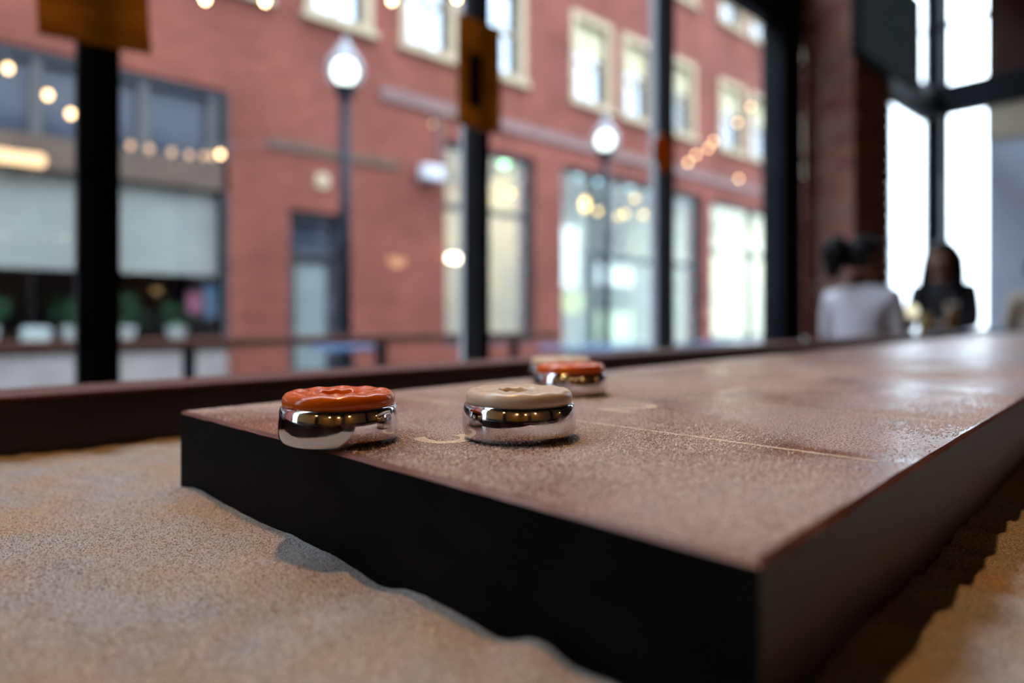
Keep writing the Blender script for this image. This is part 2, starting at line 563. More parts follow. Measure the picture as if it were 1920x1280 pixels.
# upper windows
for zi, (z0, z1) in enumerate(((4.80, 6.52), (7.78, 9.10))):
    for a, b in UP:
        wd = empty('upper_window', (0, L((a + b) / 2), z0))
        wd.parent = bld
        h = (b - a) / 2
        H = z1 - z0
        t = 0.13
        tr = MB().box((-0.2, -h, 0), (0.05, h, t)).box((-0.2, -h, H - t), (0.03, h, H)).box((-0.2, -h, t), (0.03, -h + t, H - t)).box((-0.2, h - t, t), (0.03, h, H - t))
        tr.box((0.0, -h - 0.05, -0.02), (0.09, h + 0.05, 0.07))
        tr.build('stone_trim', M['stone'], wd)
        sh = MB().box((-0.16, -h + t, t), (-0.10, h - t, t + 0.05)).box((-0.16, -h + t, H / 2 - 0.03), (-0.10, h - t, H / 2 + 0.03))
        sh.box((-0.16, -0.02, t), (-0.12, 0.02, H - t))
        sh.build('sash', M['stone'], wd)
        MB().box((-0.15, -h + t, t), (-0.14, h - t, H - t)).build('pane', M['sky_pane'], wd)
        if a > 8:
            MB().box((-0.139, -h + t, H * 0.60), (-0.132, h - t, H - t)).build('window_shade', M['pane_shade'], wd)

# shopfront on the left: transom panes, timber beam, blinds, dark glass, pale bulkhead
sf = empty('shopfront', (0, L(-0.6), 0))
sf.parent = bld
y0, y1 = SHOP[0] + 0.6, SHOP[1] + 0.6
MB().box((-0.25, y0, 0.02), (-0.02, y1, 0.52)).build('bulkhead', M['pale_stone'], sf)
MB().box((-0.25, y0, 2.40), (-0.02, y1, 2.74)).build('timber_beam', M['timber'], sf)
MB().box((-0.25, y0, 3.50), (-0.04, y1, 3.60)).box((-0.25, y0, 0.52), (0.02, y1, 0.60)).box((-0.25, y1 - 0.06, 0.5), (-0.02, y1, 3.6)).build('shop_frame', M['frame_dark'], sf)
for yy in (0.98 + 0.6 - 0.05, 1.96 + 0.6 - 0.05, 2.70 + 0.6 - 0.05, -0.05 + 0.6, -1.0 + 0.6):
    MB().box((-0.2, yy - 0.05, 2.74), (-0.05, yy + 0.05, 3.5)).build('transom_post', M['frame_grey'], sf)
MB().box((-0.16, y0, 2.74), (-0.15, y1, 3.5)).build('transom_pane', M['navy_pane'], sf)
bays = [(-3.95, -0.6), (-0.55, 1.42), (1.50, 2.76)]
for a, b in bays:
    MB().box((-0.175, a + 0.62, 1.40), (-0.165, b + 0.58, 2.40)).box((-0.185, a + 0.62, 1.385), (-0.155, b + 0.58, 1.41)).build('roller_blind', M['blind'], sf)
    MB().box((-0.12, a + 0.6, 0.60), (-0.112, b + 0.6, 2.40)).build('pane', M['shop_glass'], sf)
    MB().box((-0.2, b + 0.6, 0.6), (-0.04, b + 0.65, 2.40)).build('shop_post', M['frame_dark'], sf)

# door with pale pane
dr = empty('street_door', (0, L((DOOR[0] + DOOR[1]) / 2), 0))
dr.parent = bld
dh = (DOOR[1] - DOOR[0]) / 2
MB().box((-0.25, -dh, 0), (-0.10, -dh + 0.07, 2.28)).box((-0.25, dh - 0.07, 0), (-0.10, dh, 2.28)).box((-0.25, -dh, 2.16), (-0.10, dh, 2.28)).box((-0.25, -dh, 1.68), (-0.10, dh, 1.80)).build('door_frame', M['door_paint'], dr)
MB().box((-0.22, -dh + 0.07, 1.80), (-0.21, dh - 0.07, 2.16)).build('transom_pane', M['navy_pane'], dr)
dl = MB().box((-0.21, -dh + 0.07, 0.0), (-0.17, -dh + 0.15, 1.68)).box((-0.21, dh - 0.15, 0), (-0.17, dh - 0.07, 1.68)).box((-0.21, -dh + 0.15, 0), (-0.17, dh - 0.15, 0.18)).box((-0.21, -dh + 0.15, 1.6), (-0.17, dh - 0.15, 1.68)).build('door_leaf', M['door_paint'], dr)
MB().box((-0.195, -dh + 0.15, 0.18), (-0.185, dh - 0.15, 1.6)).build('pane', M['door_glass'], dl)
MB().tube([(-0.15, dh - 0.12, 0.9), (-0.13, dh - 0.12, 0.9), (-0.13, dh - 0.12, 1.15), (-0.15, dh - 0.12, 1.15)], 0.01).build('handle', M['grey_metal'], dl)


def shop_window(name, q, mull, bars, room_mat, energy, col, depth=2.4):
    w = empty(name, (0, L((q[0] + q[1]) / 2), 0))
    w.parent = bld
    h = (q[1] - q[0]) / 2
    c = (q[0] + q[1]) / 2
    fr = MB().box((-0.2, -h, q[2]), (-0.08, -h + 0.07, q[3])).box((-0.2, h - 0.07, q[2]), (-0.08, h, q[3])).box((-0.2, -h, q[3] - 0.08), (-0.08, h, q[3])).box((-0.2, -h, q[2]), (-0.06, h, q[2] + 0.1))
    fr.build('frame', M['frame_dark'], w)
    for y in mull:
        MB().box((-0.2, y - c - 0.04, q[2] + 0.1), (-0.08, y - c + 0.04, q[3] - 0.08)).build('mullion', M['frame_dark'], w)
    for (ya, yb, zz) in bars:
        MB().box((-0.19, ya - c, zz - 0.045), (-0.09, yb - c, zz + 0.045)).build('transom_bar', M['frame_dark'], w)
    ed = [q[0] + 0.07] + list(mull) + [q[1] - 0.07]
    for a, b in zip(ed, ed[1:]):
        MB().box((-0.142, a - c + 0.01, q[2] + 0.1), (-0.136, b - c - 0.01, q[3] - 0.08)).build('pane', M['shop_glass'], w)
    rm = MB().box((-depth, -h - 0.2, 0.0), (-depth + 0.05, h + 0.2, 3.74)).box((-depth, -h - 0.25, 0), (-0.46, -h - 0.2, 3.74)).box((-depth, h + 0.2, 0), (-0.46, h + 0.25, 3.74)).box((-depth, -h - 0.2, 0.0), (-0.46, h + 0.2, 0.03)).box((-depth, -h - 0.2, 3.70), (-0.46, h + 0.2, 3.74))
    rm.build('room', room_mat, w)
    la = bpy.data.lights.new('shop_ceiling_light', 'AREA')
    la.shape = 'RECTANGLE'
    la.size = 1.0
    la.size_y = (q[1] - q[0]) * 0.8
    la.energy = energy
    la.color = col
    lo = bpy.data.objects.new('shop_ceiling_light', la)
    C.objects.link(lo)
    lo.parent = w
    lo.location = (-1.3, 0, 3.66)
    return w


w2 = shop_window('tall_window', W2, [6.95], [(6.11, 7.89, 2.62)], M['shop_cream'], 60, (1.0, 0.84, 0.55))
w3 = shop_window('wide_window', W3, [9.62, 12.0], [(9.62, 13.2, 2.05)], M['shop_green'], 50, (0.9, 1.0, 0.9))
w5 = shop_window('bright_window', W5, [15.6], [(13.7, 17.3, 2.45)], M['shop_reflect_bright'], 170, (1.0, 0.97, 0.80))  # bright lit room added in place of sunlit reflections on this glass
# things inside the lit windows
M['warm_wall'] = mat('warm_display', (0.62, 0.44, 0.18), 0.7, 0, (0.5, 0.36, 0.16), 4)
M['pale_board'] = mat('pale_board', (0.62, 0.66, 0.62), 0.7, 0, (0.56, 0.60, 0.57), 3)
M['teal_dark'] = mat('teal_dark', (0.02, 0.055, 0.07), 0.6, 0, (0.03, 0.07, 0.085), 3)
M['sage'] = mat('sage_panel', (0.38, 0.46, 0.30), 0.7, 0, (0.30, 0.38, 0.26), 3)


def prop(name, a, b, m, label, cat, bevel=0.01, group=None):
    o = box(name, a, b, m, None, bevel)
    return tag(o, label, cat, group)


prop('display_column', (-9.1, 7.05, 0.03), (-8.9, 7.30, 2.45), M['warm_wall'], 'warm yellow column behind the tall shop window', 'column')
prop('display_column', (-9.4, 7.55, 0.03), (-9.2, 7.72, 2.45), M['warm_wall'], 'slim yellow column at the right edge of the tall shop window', 'column')
prop('notice_board', (-8.62, 8.78, 1.45), (-8.58, 9.5, 2.62), M['pale_board'], 'pale board hanging in the left pane of the wide shop window', 'board')
prop('notice_board', (-8.62, 9.95, 1.55), (-8.58, 11.2, 1.98), M['pale_board'], 'pale strip board under the dark transom bar of the wide shop window', 'board')
prop('sage_panel', (-8.72, 10.0, 0.1), (-8.66, 11.3, 1.0), M['sage'], 'low sage green panel in the wide shop window', 'panel')
prop('display_screen', (-9.0, 10.9, 2.35), (-8.94, 11.25, 2.85), M['timber'], 'small brown hanging sign in the wide shop window', 'sign')

# lamp-like things in the shops, seen as soft discs
SB = empty('x')
bpy.data.objects.remove(SB)


def at(px, py, X):
    """world point on the plane x = X along the sight line of a photo pixel"""
    ps = math.radians(47.85)
    l = (px - 960) / 1240
    d = (math.cos(ps) * l - math.sin(ps), math.sin(ps) * l + math.cos(ps))
    t = X / d[0]
    return (X, d[1] * t, CAM_Z + (598 - py) / 1240 * t)


M['lamp_green'] = emis('green_lamp', (0.45, 1.0, 0.55), 6)
M['lamp_blue'] = emis('blue_lamp', (0.45, 0.85, 1.0), 4)
M['lamp_gold'] = emis('gold_lamp', (1.0, 0.66, 0.20), 7)
M['lamp_lime'] = emis('lime_lamp', (0.75, 1.0, 0.55), 1.1)
M['lamp_white'] = emis('white_lamp', (1.0, 0.86, 0.6), 14)


def shop_lamp(px, py, X, r, m, label, sz=1.0, top=3.70, group=None):
    p = at(px, py, X)
    o = empty('shop_pendant', (p[0], p[1], p[2] - r * sz))
    MB().ball((0, 0, r * sz), r, sz=sz, seg=14, rings=8).build('globe', m, o, smooth=True)
    MB().lathe([(r * 0.5, 0), (r * 0.45, 0.05), (0.012, 0.06)], 12, (0, 0, 2 * r * sz - 0.01)).build('lamp_cap', M['black_metal'], o)
    MB().tube([(0, 0, 2 * r * sz), (0, 0, top - p[2] + r * sz)], 0.006, 6).build('cord', M['wire'], o)
    return tag(o, label, 'pendant lamp', group)


shop_lamp(945, 303, -9.0, 0.10, M['lamp_green'], 'green glowing pendant at the top of the tall shop window')
shop_lamp(958, 362, -8.8, 0.045, M['lamp_gold'], 'small amber pendant inside the tall shop window')
shop_lamp(985, 372, -8.8, 0.05, M['lamp_gold'], 'pale amber pendant near the right frame of the tall shop window')
for i, (px, py) in enumerate(((1118, 336), (1183, 347), (1222, 356), (1085, 325))):
    shop_lamp(px, py, -8.75, 0.09, M['lamp_blue'], ['pale blue pendant beside the farther street lamp post in the wide window', 'pale blue pendant in the middle of the wide window', 'pale blue pendant next to the grey window mullion', 'pale blue pendant at the left end of the wide window'][i], group='pale blue pendants in the wide window')
for i, (px, py, r, sz) in enumerate(((1097, 383, 0.08, 1.7), (1121, 396, 0.05, 1), (1160, 405, 0.045, 1), (1172, 400, 0.05, 1), (1190, 372, 0.05, 1), (1206, 402, 0.05, 1))):
    shop_lamp(px, py, -8.95, r, M['lamp_gold'], ['tall gold lantern in the left pane of the wide window', 'small gold pendant right beside the tall gold lantern', 'lowest small gold pendant in the wide window', 'gold pendant touching the lowest one in the wide window', 'gold pendant highest of the right cluster in the wide window', 'gold pendant nearest the dark mullion in the wide window'][i], sz, group='gold pendants in the wide window')
shop_lamp(1072, 566, -8.8, 0.24, M['lamp_lime'], 'large lime globe lamp low in the wide window')


def wall_lamp(px, py, w, h, m, label):
    p = at(px, py, FX + 0.06)
    o = empty('wall_lamp', (FX, p[1], p[2]))
    MB().box((0.0, -0.06, -h / 2 - 0.03), (0.02, 0.06, h / 2 + 0.05)).build('back_plate', M['black_metal'], o)
    mb = MB()
    mb.tube([(0.09, -w / 2, 0), (0.09, -w / 2 + 0.02, 0), (0.09, w / 2 - 0.02, 0), (0.09, w / 2, 0)], [h * 0.3, h / 2, h / 2, h * 0.3], 12)
    mb.build('lit_tube', m, o, smooth=True)
    MB().box((0.015, -0.02, h / 2), (0.1, 0.02, h / 2 + 0.03)).build('arm', M['black_metal'], o)
    return tag(o, label, 'wall lamp')


wall_lamp(850, 484, 0.24, 0.10, M['lamp_white'], 'short warm white tube lamp on brick beside the tall shop window')
p = at(36, 297, FX + 0.1)
M['glow_oblong'] = emis('oblong_glow', (1.0, 0.66, 0.36), 2.4)  # lamp added to stand for an oblong warm glow
wall_lamp(36, 297, 0.42, 0.13, M['glow_oblong'], 'oblong warm glow added as a lamp on the timber beam of the shopfront')

# white flood lamp on conduit, round vent, far-left shop contents
p = at(812, 325, FX + 0.15)
fl = empty('flood_lamp', (FX, p[1], p[2] - 0.13))
MB().box((0.05, -0.20, 0.02), (0.24, 0.16, 0.24)).build('housing', M['white_paint'], fl, bevel=0.03)
MB().box((0.0, -0.04, 0.08), (0.06, 0.04, 0.18)).build('bracket', M['white_paint'], fl)
MB().tube([(0.03, 0.20, 0.1), (0.03, 0.22, 1.15)], 0.03).build('conduit', M['band_stone'], fl)
tag(fl, 'white box floodlight under a conduit on the brick wall', 'floodlight')
p = at(604, 340, FX)
v = MB().lathe([(0.11, 0), (0.11, 0.02), (0.09, 0.03), (0.02, 0.035)], 20).build('vent_plate', M['stone'], None)
v.location = (FX, p[1], p[2])
v.rotation_euler = (0, PI / 2, 0)
tag(v, 'round cream vent plate above the street door', 'vent')

M['leaf'] = mat('shop_leaf', (0.03, 0.10, 0.05), 0.6, 0, (0.05, 0.14, 0.07), 10)
M['pot'] = mat('pale_pot', (0.34, 0.33, 0.32), 0.6, 0, (0.28, 0.27, 0.27), 8)
M['pink'] = mat('pink_paper', (0.11, 0.014, 0.06), 0.7, 0, (0.14, 0.03, 0.04), 9)
M['blue'] = mat('blue_paper', (0.008, 0.05, 0.11), 0.7, 0, (0.06, 0.08, 0.11), 9)


def shop_plant(y, h, label, pot_r=0.12):
    o = empty('potted_plant', (FX - 0.42, y, 0.60))
    MB().lathe([(pot_r * 0.7, 0), (pot_r, 0.16), (pot_r, 0.18), (pot_r * 0.85, 0.17)], 14).build('pot', M['pot'], o, smooth=False)
    rnd = random.Random(int(y * 100))
    mb = MB()
    for i in range(46):
        a = rnd.uniform(0, 2 * PI)
        r = rnd.uniform(0.02, 0.18)
        zz = 0.16 + rnd.uniform(0.02, h)
        c = Vector((0.5 * r * math.cos(a), r * math.sin(a), zz))
        d = Vector((math.cos(a) * 0.5, math.sin(a), rnd.uniform(-0.3, 0.5))).normalized()
        s = d.cross(Vector((0, 0, 1))).normalized() * 0.028
        k = len(mb.v)
        mb.v += [tuple(c - d * 0.07), tuple(c + s), tuple(c + d * 0.08), tuple(c - s), tuple(c + Vector((0, 0, 0.012)))]
        for q in ((0, 1, 4), (1, 2, 4), (2, 3, 4), (3, 0, 4), (3, 2, 1, 0)):
            mb.f.append(tuple(k + j for j in q)); mb.m.append(0)
    mb.build('foliage', M['leaf'], o)
    MB().tube([(0, 0, 0.12), (0.01, 0.01, 0.16 + h * 0.6)], 0.01).build('stem', M['timber'], o)
    return tag(o, label, 'potted plant', 'plants in the shopfront')


MB().box((-0.55, y0, 0.52), (-0.26, y1, 0.60)).build('display_ledge', M['timber'], sf)
shop_plant(0.55, 0.35, 'leafy plant at the far left end of the shopfront ledge')
shop_plant(1.30, 0.35, 'leafy plant just left of the first window mullion')
shop_plant(1.80, 0.42, 'leafy plant just right of the first window mullion')
shop_plant(2.35, 0.30, 'leafy plant below the pink paper in the shopfront')
M['cloud'] = mat('pale_cushion', (0.30, 0.31, 0.31), 0.8, 0, (0.24, 0.25, 0.25), 6)
prop('white_box', (FX - 0.48, 0.83, 0.60), (FX - 0.30, 1.10, 0.78), M['cloud'], 'pale rounded box on the shopfront ledge', 'box', 0.04)
for px, py, w_, h_, m, lab in ((365, 568, 0.17, 0.24, 'pink', 'small pink paper hanging in the shopfront'), (400, 566, 0.22, 0.40, 'blue', 'blue poster at the right end of the shopfront')):
    pp = at(px, py, FX - 0.19)
    o = MB().box((-0.002, -w_ / 2, -h_ / 2), (0.002, w_ / 2, h_ / 2)).build('poster', M[m], None, loc=pp)
    tag(o, lab, 'poster')

# ------------------------------------------------------------------ street furniture
M['globe'] = bpy.data.materials.new('globe_glass')
M['globe'].use_nodes = True
nt = M['globe'].node_tree
nt.nodes.clear()
o_ = nt.nodes.new('ShaderNodeOutputMaterial')
t_ = nt.nodes.new('ShaderNodeBsdfTransparent')
d_ = nt.nodes.new('ShaderNodeBsdfPrincipled')
d_.inputs['Base Color'].default_value = (0.15, 0.165, 0.19, 1)
d_.inputs['Specular IOR Level'].default_value = 0.2
d_.inputs['Roughness'].default_value = 0.3
m_ = nt.nodes.new('ShaderNodeMixShader')
m_.inputs['Fac'].default_value = 0.55
nt.links.new(t_.outputs['BSDF'], m_.inputs[1])
nt.links.new(d_.outputs['BSDF'], m_.inputs[2])
nt.links.new(m_.outputs['Shader'], o_.inputs['Surface'])
M['lamp_core'] = emis('lamp_core', (0.86, 1.0, 0.92), 9)
M['post'] = mat('lamp_post_paint', (0.0075, 0.0085, 0.0125), 0.5, 0, (0.011, 0.012, 0.016), 6, spec=0.08)


def street_lamp(px, depth_x, zc, label):
    p = at(px, 598, depth_x)
    o = empty('street_lamp', (p[0], p[1], -0.02))
    MB().lathe([(0.15, 0), (0.15, 0.12), (0.11, 0.2), (0.085, 0.5), (0.075, 0.62), (0.062, 0.66)], 20).build('base', M['post'], o)
    MB().lathe([(0.062, 0.6), (0.050, zc - 0.25)], 16).build('pole', M['post'], o, smooth=True)
    MB().lathe([(0.05, zc - 0.27), (0.085, zc - 0.23), (0.09, zc - 0.19), (0.11, zc - 0.15)], 16).build('globe_holder', M['post'], o)
    MB().lathe([(0.10, zc - 0.155), (0.155, zc - 0.09), (0.178, zc), (0.165, zc + 0.08), (0.12, zc + 0.15), (0.085, zc + 0.19), (0.05, zc + 0.26), (0.02, zc + 0.30), (0.004, zc + 0.34)], 24).build('globe', M['globe'], o, smooth=True)
    MB().ball((0, 0, zc - 0.005), 0.115, seg=16, rings=10).build('lamp_core', M['lamp_core'], o, smooth=True)
    return tag(o, label, 'street lamp', 'acorn street lamps')


street_lamp(647, -5.65, 3.21, 'nearer street lamp with large lit acorn globe left of the middle mullion')
street_lamp(1135, -5.56, 3.21, 'farther street lamp with smaller lit acorn globe right of the middle mullion')

pr = empty('patio_railing', (-3.6, 1.0, -0.02))
tag(pr, 'low patio railing with brown wooden top rail and dark posts', 'railing')
MB().box((-0.045, -4.0, 0.735), (0.045, 2.7, 0.785)).build('top_rail', M['wood_rail'], pr, bevel=0.006)
MB().box((-0.012, -4.0, 0.12), (0.012, 2.7, 0.15)).build('bottom_rail', M['black_metal'], pr)
for y in (-3.4, -2.28, -1.2, -0.08, 1.04, 2.16, 3.28):
    MB().box((-0.025, y - 1.0 - 0.025, 0.0), (0.025, y - 1.0 + 0.025, 0.735)).build('post', M['black_metal'], pr)

M['patio_blue'] = mat('patio_table_top', (0.0600, 0.0960, 0.1800), 0.18, 0, (0.0780, 0.1200, 0.2040), 4)
M['patio_pale'] = mat('patio_table_pale', (0.2250, 0.2100, 0.1900), 0.4, 0, (0.2000, 0.1850, 0.1700), 4)


def patio_table(x, y, w_, l_, m, label, h=0.70):
    o = empty('patio_table', (x, y, -0.02))
    MB().box((-w_ / 2, -l_ / 2, h - 0.035), (w_ / 2, l_ / 2, h)).build('table_top', m, o, bevel=0.008)
    MB().lathe([(0.22, 0), (0.22, 0.015), (0.04, 0.04), (0.035, 0.06)], 16).build('base', M['black_metal'], o)
    MB().lathe([(0.035, 0.04), (0.035, h - 0.03)], 10).build('column', M['black_metal'], o)
    return tag(o, label, 'table', 'patio tables')


patio_table(-3.02, 3.75, 0.7, 0.9, M['patio_blue'], 'blue-topped patio table outside between the two right mullions')
patio_table(-2.75, 5.15, 0.6, 0.8, M['patio_blue'], 'blue-topped patio table outside just right of the slim mullion')
patio_table(-3.0, 6.6, 0.7, 0.7, M['patio_pale'], 'pale patio table outside beside the brick pillar')
patio_table(-4.15, 2.22, 0.36, 0.36, M['patio_blue'], 'small blue patio table outside near the street door')


# string lights: cable with bulbs
def string_lights(pts, label, dim=(), bright=(), ext=None):
    """pts: world points of the bulbs, first to last"""
    base = pts[0]
    o = empty('string_lights', (base[0], base[1], 0.0))
    path = ([ext[0]] if ext and ext[0] else []) + [(p[0], p[1], p[2] + 0.06) for p in pts] + ([ext[1]] if ext and ext[1] else [])
    loc = [(p[0] - base[0], p[1] - base[1], p[2]) for p in path]
    MB().tube(loc, 0.004, 5).build('cable', M['wire'], o)
    me_g = {}
    for i, p in enumerate(pts):
        m = M['bulb_dim'] if i in dim else (M['bulb_bright'] if i in bright else M['bulb'])
        if m.name not in me_g:
            ob = MB().ball((0, 0, 0), 0.021, sz=1.25, seg=10, rings=8).build('bulb', m, o, smooth=True)
            me_g[m.name] = ob.data
        else:
            ob = bpy.data.objects.new('bulb', me_g[m.name])
            C.objects.link(ob)
            ob.parent = o
        ob.location = (p[0] - base[0], p[1] - base[1], p[2])
        if 'sock' not in me_g:
            sk = MB().lathe([(0.012, 0.02), (0.014, 0.03), (0.011, 0.06)], 8).build('socket', M['wire'], ob)
            me_g['sock'] = sk.data
        else:
            sk = bpy.data.objects.new('socket', me_g['sock'])
            C.objects.link(sk)
            sk.parent = ob
    return tag(o, label, 'string lights')


A_ = [at(px, py, -5.0) for px, py in ((-60, 85), (15, 128), (90, 178), (133, 213), (213, 262), (245, 272), (280, 278), (322, 285), (355, 290), (383, 292), (398, 292), (413, 289))]
string_lights(A_, 'sagging string of warm bulbs across the shopfront at left', dim=(5, 6, 7, 8, 9, 10), ext=((FX + 0.01, -1.0, 4.1), (-5.70, 2.98, 2.55)))
B_ = [at(px, py, -5.0) for px, py in ((270, -6), (385, -2), (497, 2), (617, 5), (735, 1), (857, -3))]
string_lights(B_, 'bulb string along the top edge above the nearer street lamp', bright=range(6), ext=((FX + 0.01, -1.6, 4.4), (FX + 0.01, 5.0, 4.65)))
C_ = [at(px, py, -5.0) for px, py in ((1290, 305), (1305, 290), (1328, 278), (1338, 265), (1383, 230), (1408, 200), (1434, 165))]
string_lights(C_, 'rising string of warm bulbs at right before the far upper windows', ext=((-5.54, 6.70, 2.75), (FX + 0.01, 13.4, 6.8)))
D_ = [at(px, py, -5.0) for px, py in ((1385, 335), (1432, 348))]
string_lights(D_, 'two warm bulbs on a level string above the bright shop window', ext=((-5.54, 6.70, 2.95), (FX + 0.01, 13.4, 4.4)))
E_ = [at(px, py, -6.0) for px, py in ((812, 232), (850, 357))]  # reflections of indoor lamps in the glass, added as bulbs on a string
string_lights(E_, 'two dim bulbs added as window reflections beside the white floodlight', dim=(0, 1), ext=((FX + 0.01, 5.0, 4.5), (FX + 0.01, 5.9, 2.4)))

# ------------------------------------------------------------------ plaques on the mullions
for key in ('plaque', 'plaque_orange'):     # thin amber sheets that let some daylight through
    nt = M[key].node_tree
    pb = nt.nodes['Principled BSDF']
    ou = nt.nodes['Material Output']
    tl_ = nt.nodes.new('ShaderNodeBsdfTranslucent')
    src_ = pb.inputs['Base Color'].links[0].from_socket
    nt.links.new(src_, tl_.inputs['Color'])
    mx_ = nt.nodes.new('ShaderNodeMixShader')
    mx_.inputs['Fac'].default_value = 0.45
    nt.links.new(pb.outputs['BSDF'], mx_.inputs[1])
    nt.links.new(tl_.outputs['BSDF'], mx_.inputs[2])
    nt.links.new(mx_.outputs['Shader'], ou.inputs['Surface'])
def plaque(y, z0, w_, h_, m, label, slot=True, round_=False, tilt=0.0):
    o = empty('wooden_plaque', (WX + 0.012, y, z0))
    o.rotation_euler = (tilt, 0, 0)
    if round_:
        mb = MB()
        n_ = 8
        pts = [(w_ / 2 * math.cos(PI / 8 + 2 * PI * i / n_) * 1.08, h_ / 2 + h_ / 2 * math.sin(PI / 8 + 2 * PI * i / n_) * 1.08) for i in range(n_)]
        mb.v = [(0, a, b) for a, b in pts] + [(0.006, a, b) for a, b in pts]
        mb.f = [tuple(range(n_))[::-1], tuple(range(n_, 2 * n_))] + [(i, (i + 1) % n_, n_ + (i + 1) % n_, n_ + i) for i in range(n_)]
        mb.m = [0] * len(mb.f)
        mb.build('board', m, o, bevel=0.001)
    else:
        MB().box((0, -w_ / 2, 0), (0.006, w_ / 2, h_)).build('board', m, o, bevel=0.001)
    if slot:
        MB().box((-0.004, -0.055, 0.075), (0.012, 0.005, 0.27)).build('slot', M['slot_black'], o)
    return tag(o, label, 'plaque', 'plaques on the window mullions')


plaque(0.335, 1.535, 0.24, 0.42, M['plaque'], 'large amber plaque cut off by the top edge, on the first mullion', slot=False, tilt=0.06)
plaque(1.545, 1.56, 0.205, 0.40, M['plaque'], 'tall amber plaque with a dark slot on the middle mullion')
plaque(2.70, 1.575, 0.165, 0.185, M['plaque_orange'], 'small rounded orange-brown plaque on the slim third mullion', slot=False, round_=True)

# television on the pillar
tv = empty('television', (-1.56, 4.68, 2.43))
MB().box((0.0, -0.56, 0.0), (0.05, 0.56, 0.66)).build('housing', M['black_metal'], tv, bevel=0.006)
M['screen'] = mat('tv_screen_sheen', (0.03, 0.09, 0.11), 0.2, 0, (0.16, 0.12, 0.13), 5, emit=(0.5, 0.75, 0.85), estr=0.025)  # reflections on the dark screen put into its tint and faint teal glow
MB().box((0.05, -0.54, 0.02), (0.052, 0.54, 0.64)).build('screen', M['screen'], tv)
MB().box((-0.012, -0.2, 0.2), (0.0, 0.16, 0.45)).build('wall_mount', M['black_metal'], tv)
tag(tv, 'dark flat television mounted high on the brick pillar', 'television')

# ------------------------------------------------------------------ shuffleboard table
tbl = empty('shuffleboard_table', (0, 0, 0), TABLE_ROT)
tag(tbl, 'long dark wooden shuffleboard table with raised playing board', 'game table')
BX0, BX1, BY0, BY1 = -0.479, -0.073, 0.168, 4.44


def board_top_mat():
    m = bpy.data.materials.new('waxed_playfield')
    m.use_nodes = True
    nt = m.node_tree
    N, Lk = nt.nodes, nt.links
    b = N['Principled BSDF']
    tc = N.new('ShaderNodeTexCoord')
    mp = N.new('ShaderNodeMapping')
    mp.inputs['Scale'].default_value = (14, 1.2, 1)
    Lk.new(tc.outputs['Object'], mp.inputs['Vector'])
    gr = N.new('ShaderNodeTexNoise')
    gr.inputs['Scale'].default_value = 6
    gr.inputs['Detail'].default_value = 6
    Lk.new(mp.outputs['Vector'], gr.inputs['Vector'])
    cr = N.new('ShaderNodeValToRGB')
    cr.color_ramp.elements[0].position = 0.3
    cr.color_ramp.elements[1].position = 0.72
    cr.color_ramp.elements[0].color = (0.115, 0.034, 0.014, 1)
    cr.color_ramp.elements[1].color = (0.23, 0.078, 0.032, 1)
    Lk.new(gr.outputs['Fac'], cr.inputs['Fac'])
    # wax dust: broad swept patches times fine speckle
    p1 = N.new('ShaderNodeTexNoise')
    p1.inputs['Scale'].default_value = 9
    p1.inputs['Detail'].default_value = 3
    p1.inputs['Distortion'].default_value = 0.6
    Lk.new(tc.outputs['Object'], p1.inputs['Vector'])
    r1 = N.new('ShaderNodeMapRange')
    r1.inputs['From Min'].default_value = 0.40
    r1.inputs['From Max'].default_value = 0.60
    r1.inputs['To Min'].default_value = 0.08
    r1.inputs['To Max'].default_value = 0.92
    Lk.new(p1.outputs['Fac'], r1.inputs['Value'])
    p2 = N.new('ShaderNodeTexNoise')
    p2.inputs['Scale'].default_value = 900
    p2.inputs['Detail'].default_value = 2
    Lk.new(tc.outputs['Object'], p2.inputs['Vector'])
    r2 = N.new('ShaderNodeMapRange')
    r2.inputs['From Min'].default_value = 0.42
    r2.inputs['From Max'].default_value = 0.60
    Lk.new(p2.outputs['Fac'], r2.inputs['Value'])
    mu = N.new('ShaderNodeMath')
    mu.operation = 'MULTIPLY'
    Lk.new(r1.outputs['Result'], mu.inputs[0])
    Lk.new(r2.outputs['Result'], mu.inputs[1])
    mx = N.new('ShaderNodeMix')
    mx.data_type = 'RGBA'
    Lk.new(mu.outputs['Value'], mx.inputs['Factor'])
    Lk.new(cr.outputs['Color'], mx.inputs['A'])
    mx.inputs['B'].default_value = (0.46, 0.385, 0.37, 1)
    Lk.new(mx.outputs['Result'], b.inputs['Base Color'])
    ro = N.new('ShaderNodeMapRange')
    ro.inputs['To Min'].default_value = 0.27
    ro.inputs['To Max'].default_value = 0.60
    Lk.new(mu.outputs['Value'], ro.inputs['Value'])
    Lk.new(ro.outputs['Result'], b.inputs['Roughness'])
    bp = N.new('ShaderNodeBump')
    bp.inputs['Strength'].default_value = 0.35
    bp.inputs['Distance'].default_value = 0.0006
    Lk.new(mu.outputs['Value'], bp.inputs['Height'])
    Lk.new(bp.outputs['Normal'], b.inputs['Normal'])
    return m


M['board_top'] = board_top_mat()
M['board_side'] = mat('board_side_wood', (0.015, 0.006, 0.005), 0.45, 0, (0.026, 0.010, 0.007), 10, stretch=(1, 0.6, 9), bump=0.12, bscale=40)
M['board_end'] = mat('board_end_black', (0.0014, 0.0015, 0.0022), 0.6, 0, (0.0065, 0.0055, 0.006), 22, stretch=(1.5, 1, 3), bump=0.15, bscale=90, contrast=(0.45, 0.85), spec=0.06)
M['edge_wood'] = mat('worn_edge', (0.16, 0.055, 0.025), 0.45, 0, (0.10, 0.03, 0.016), 30)

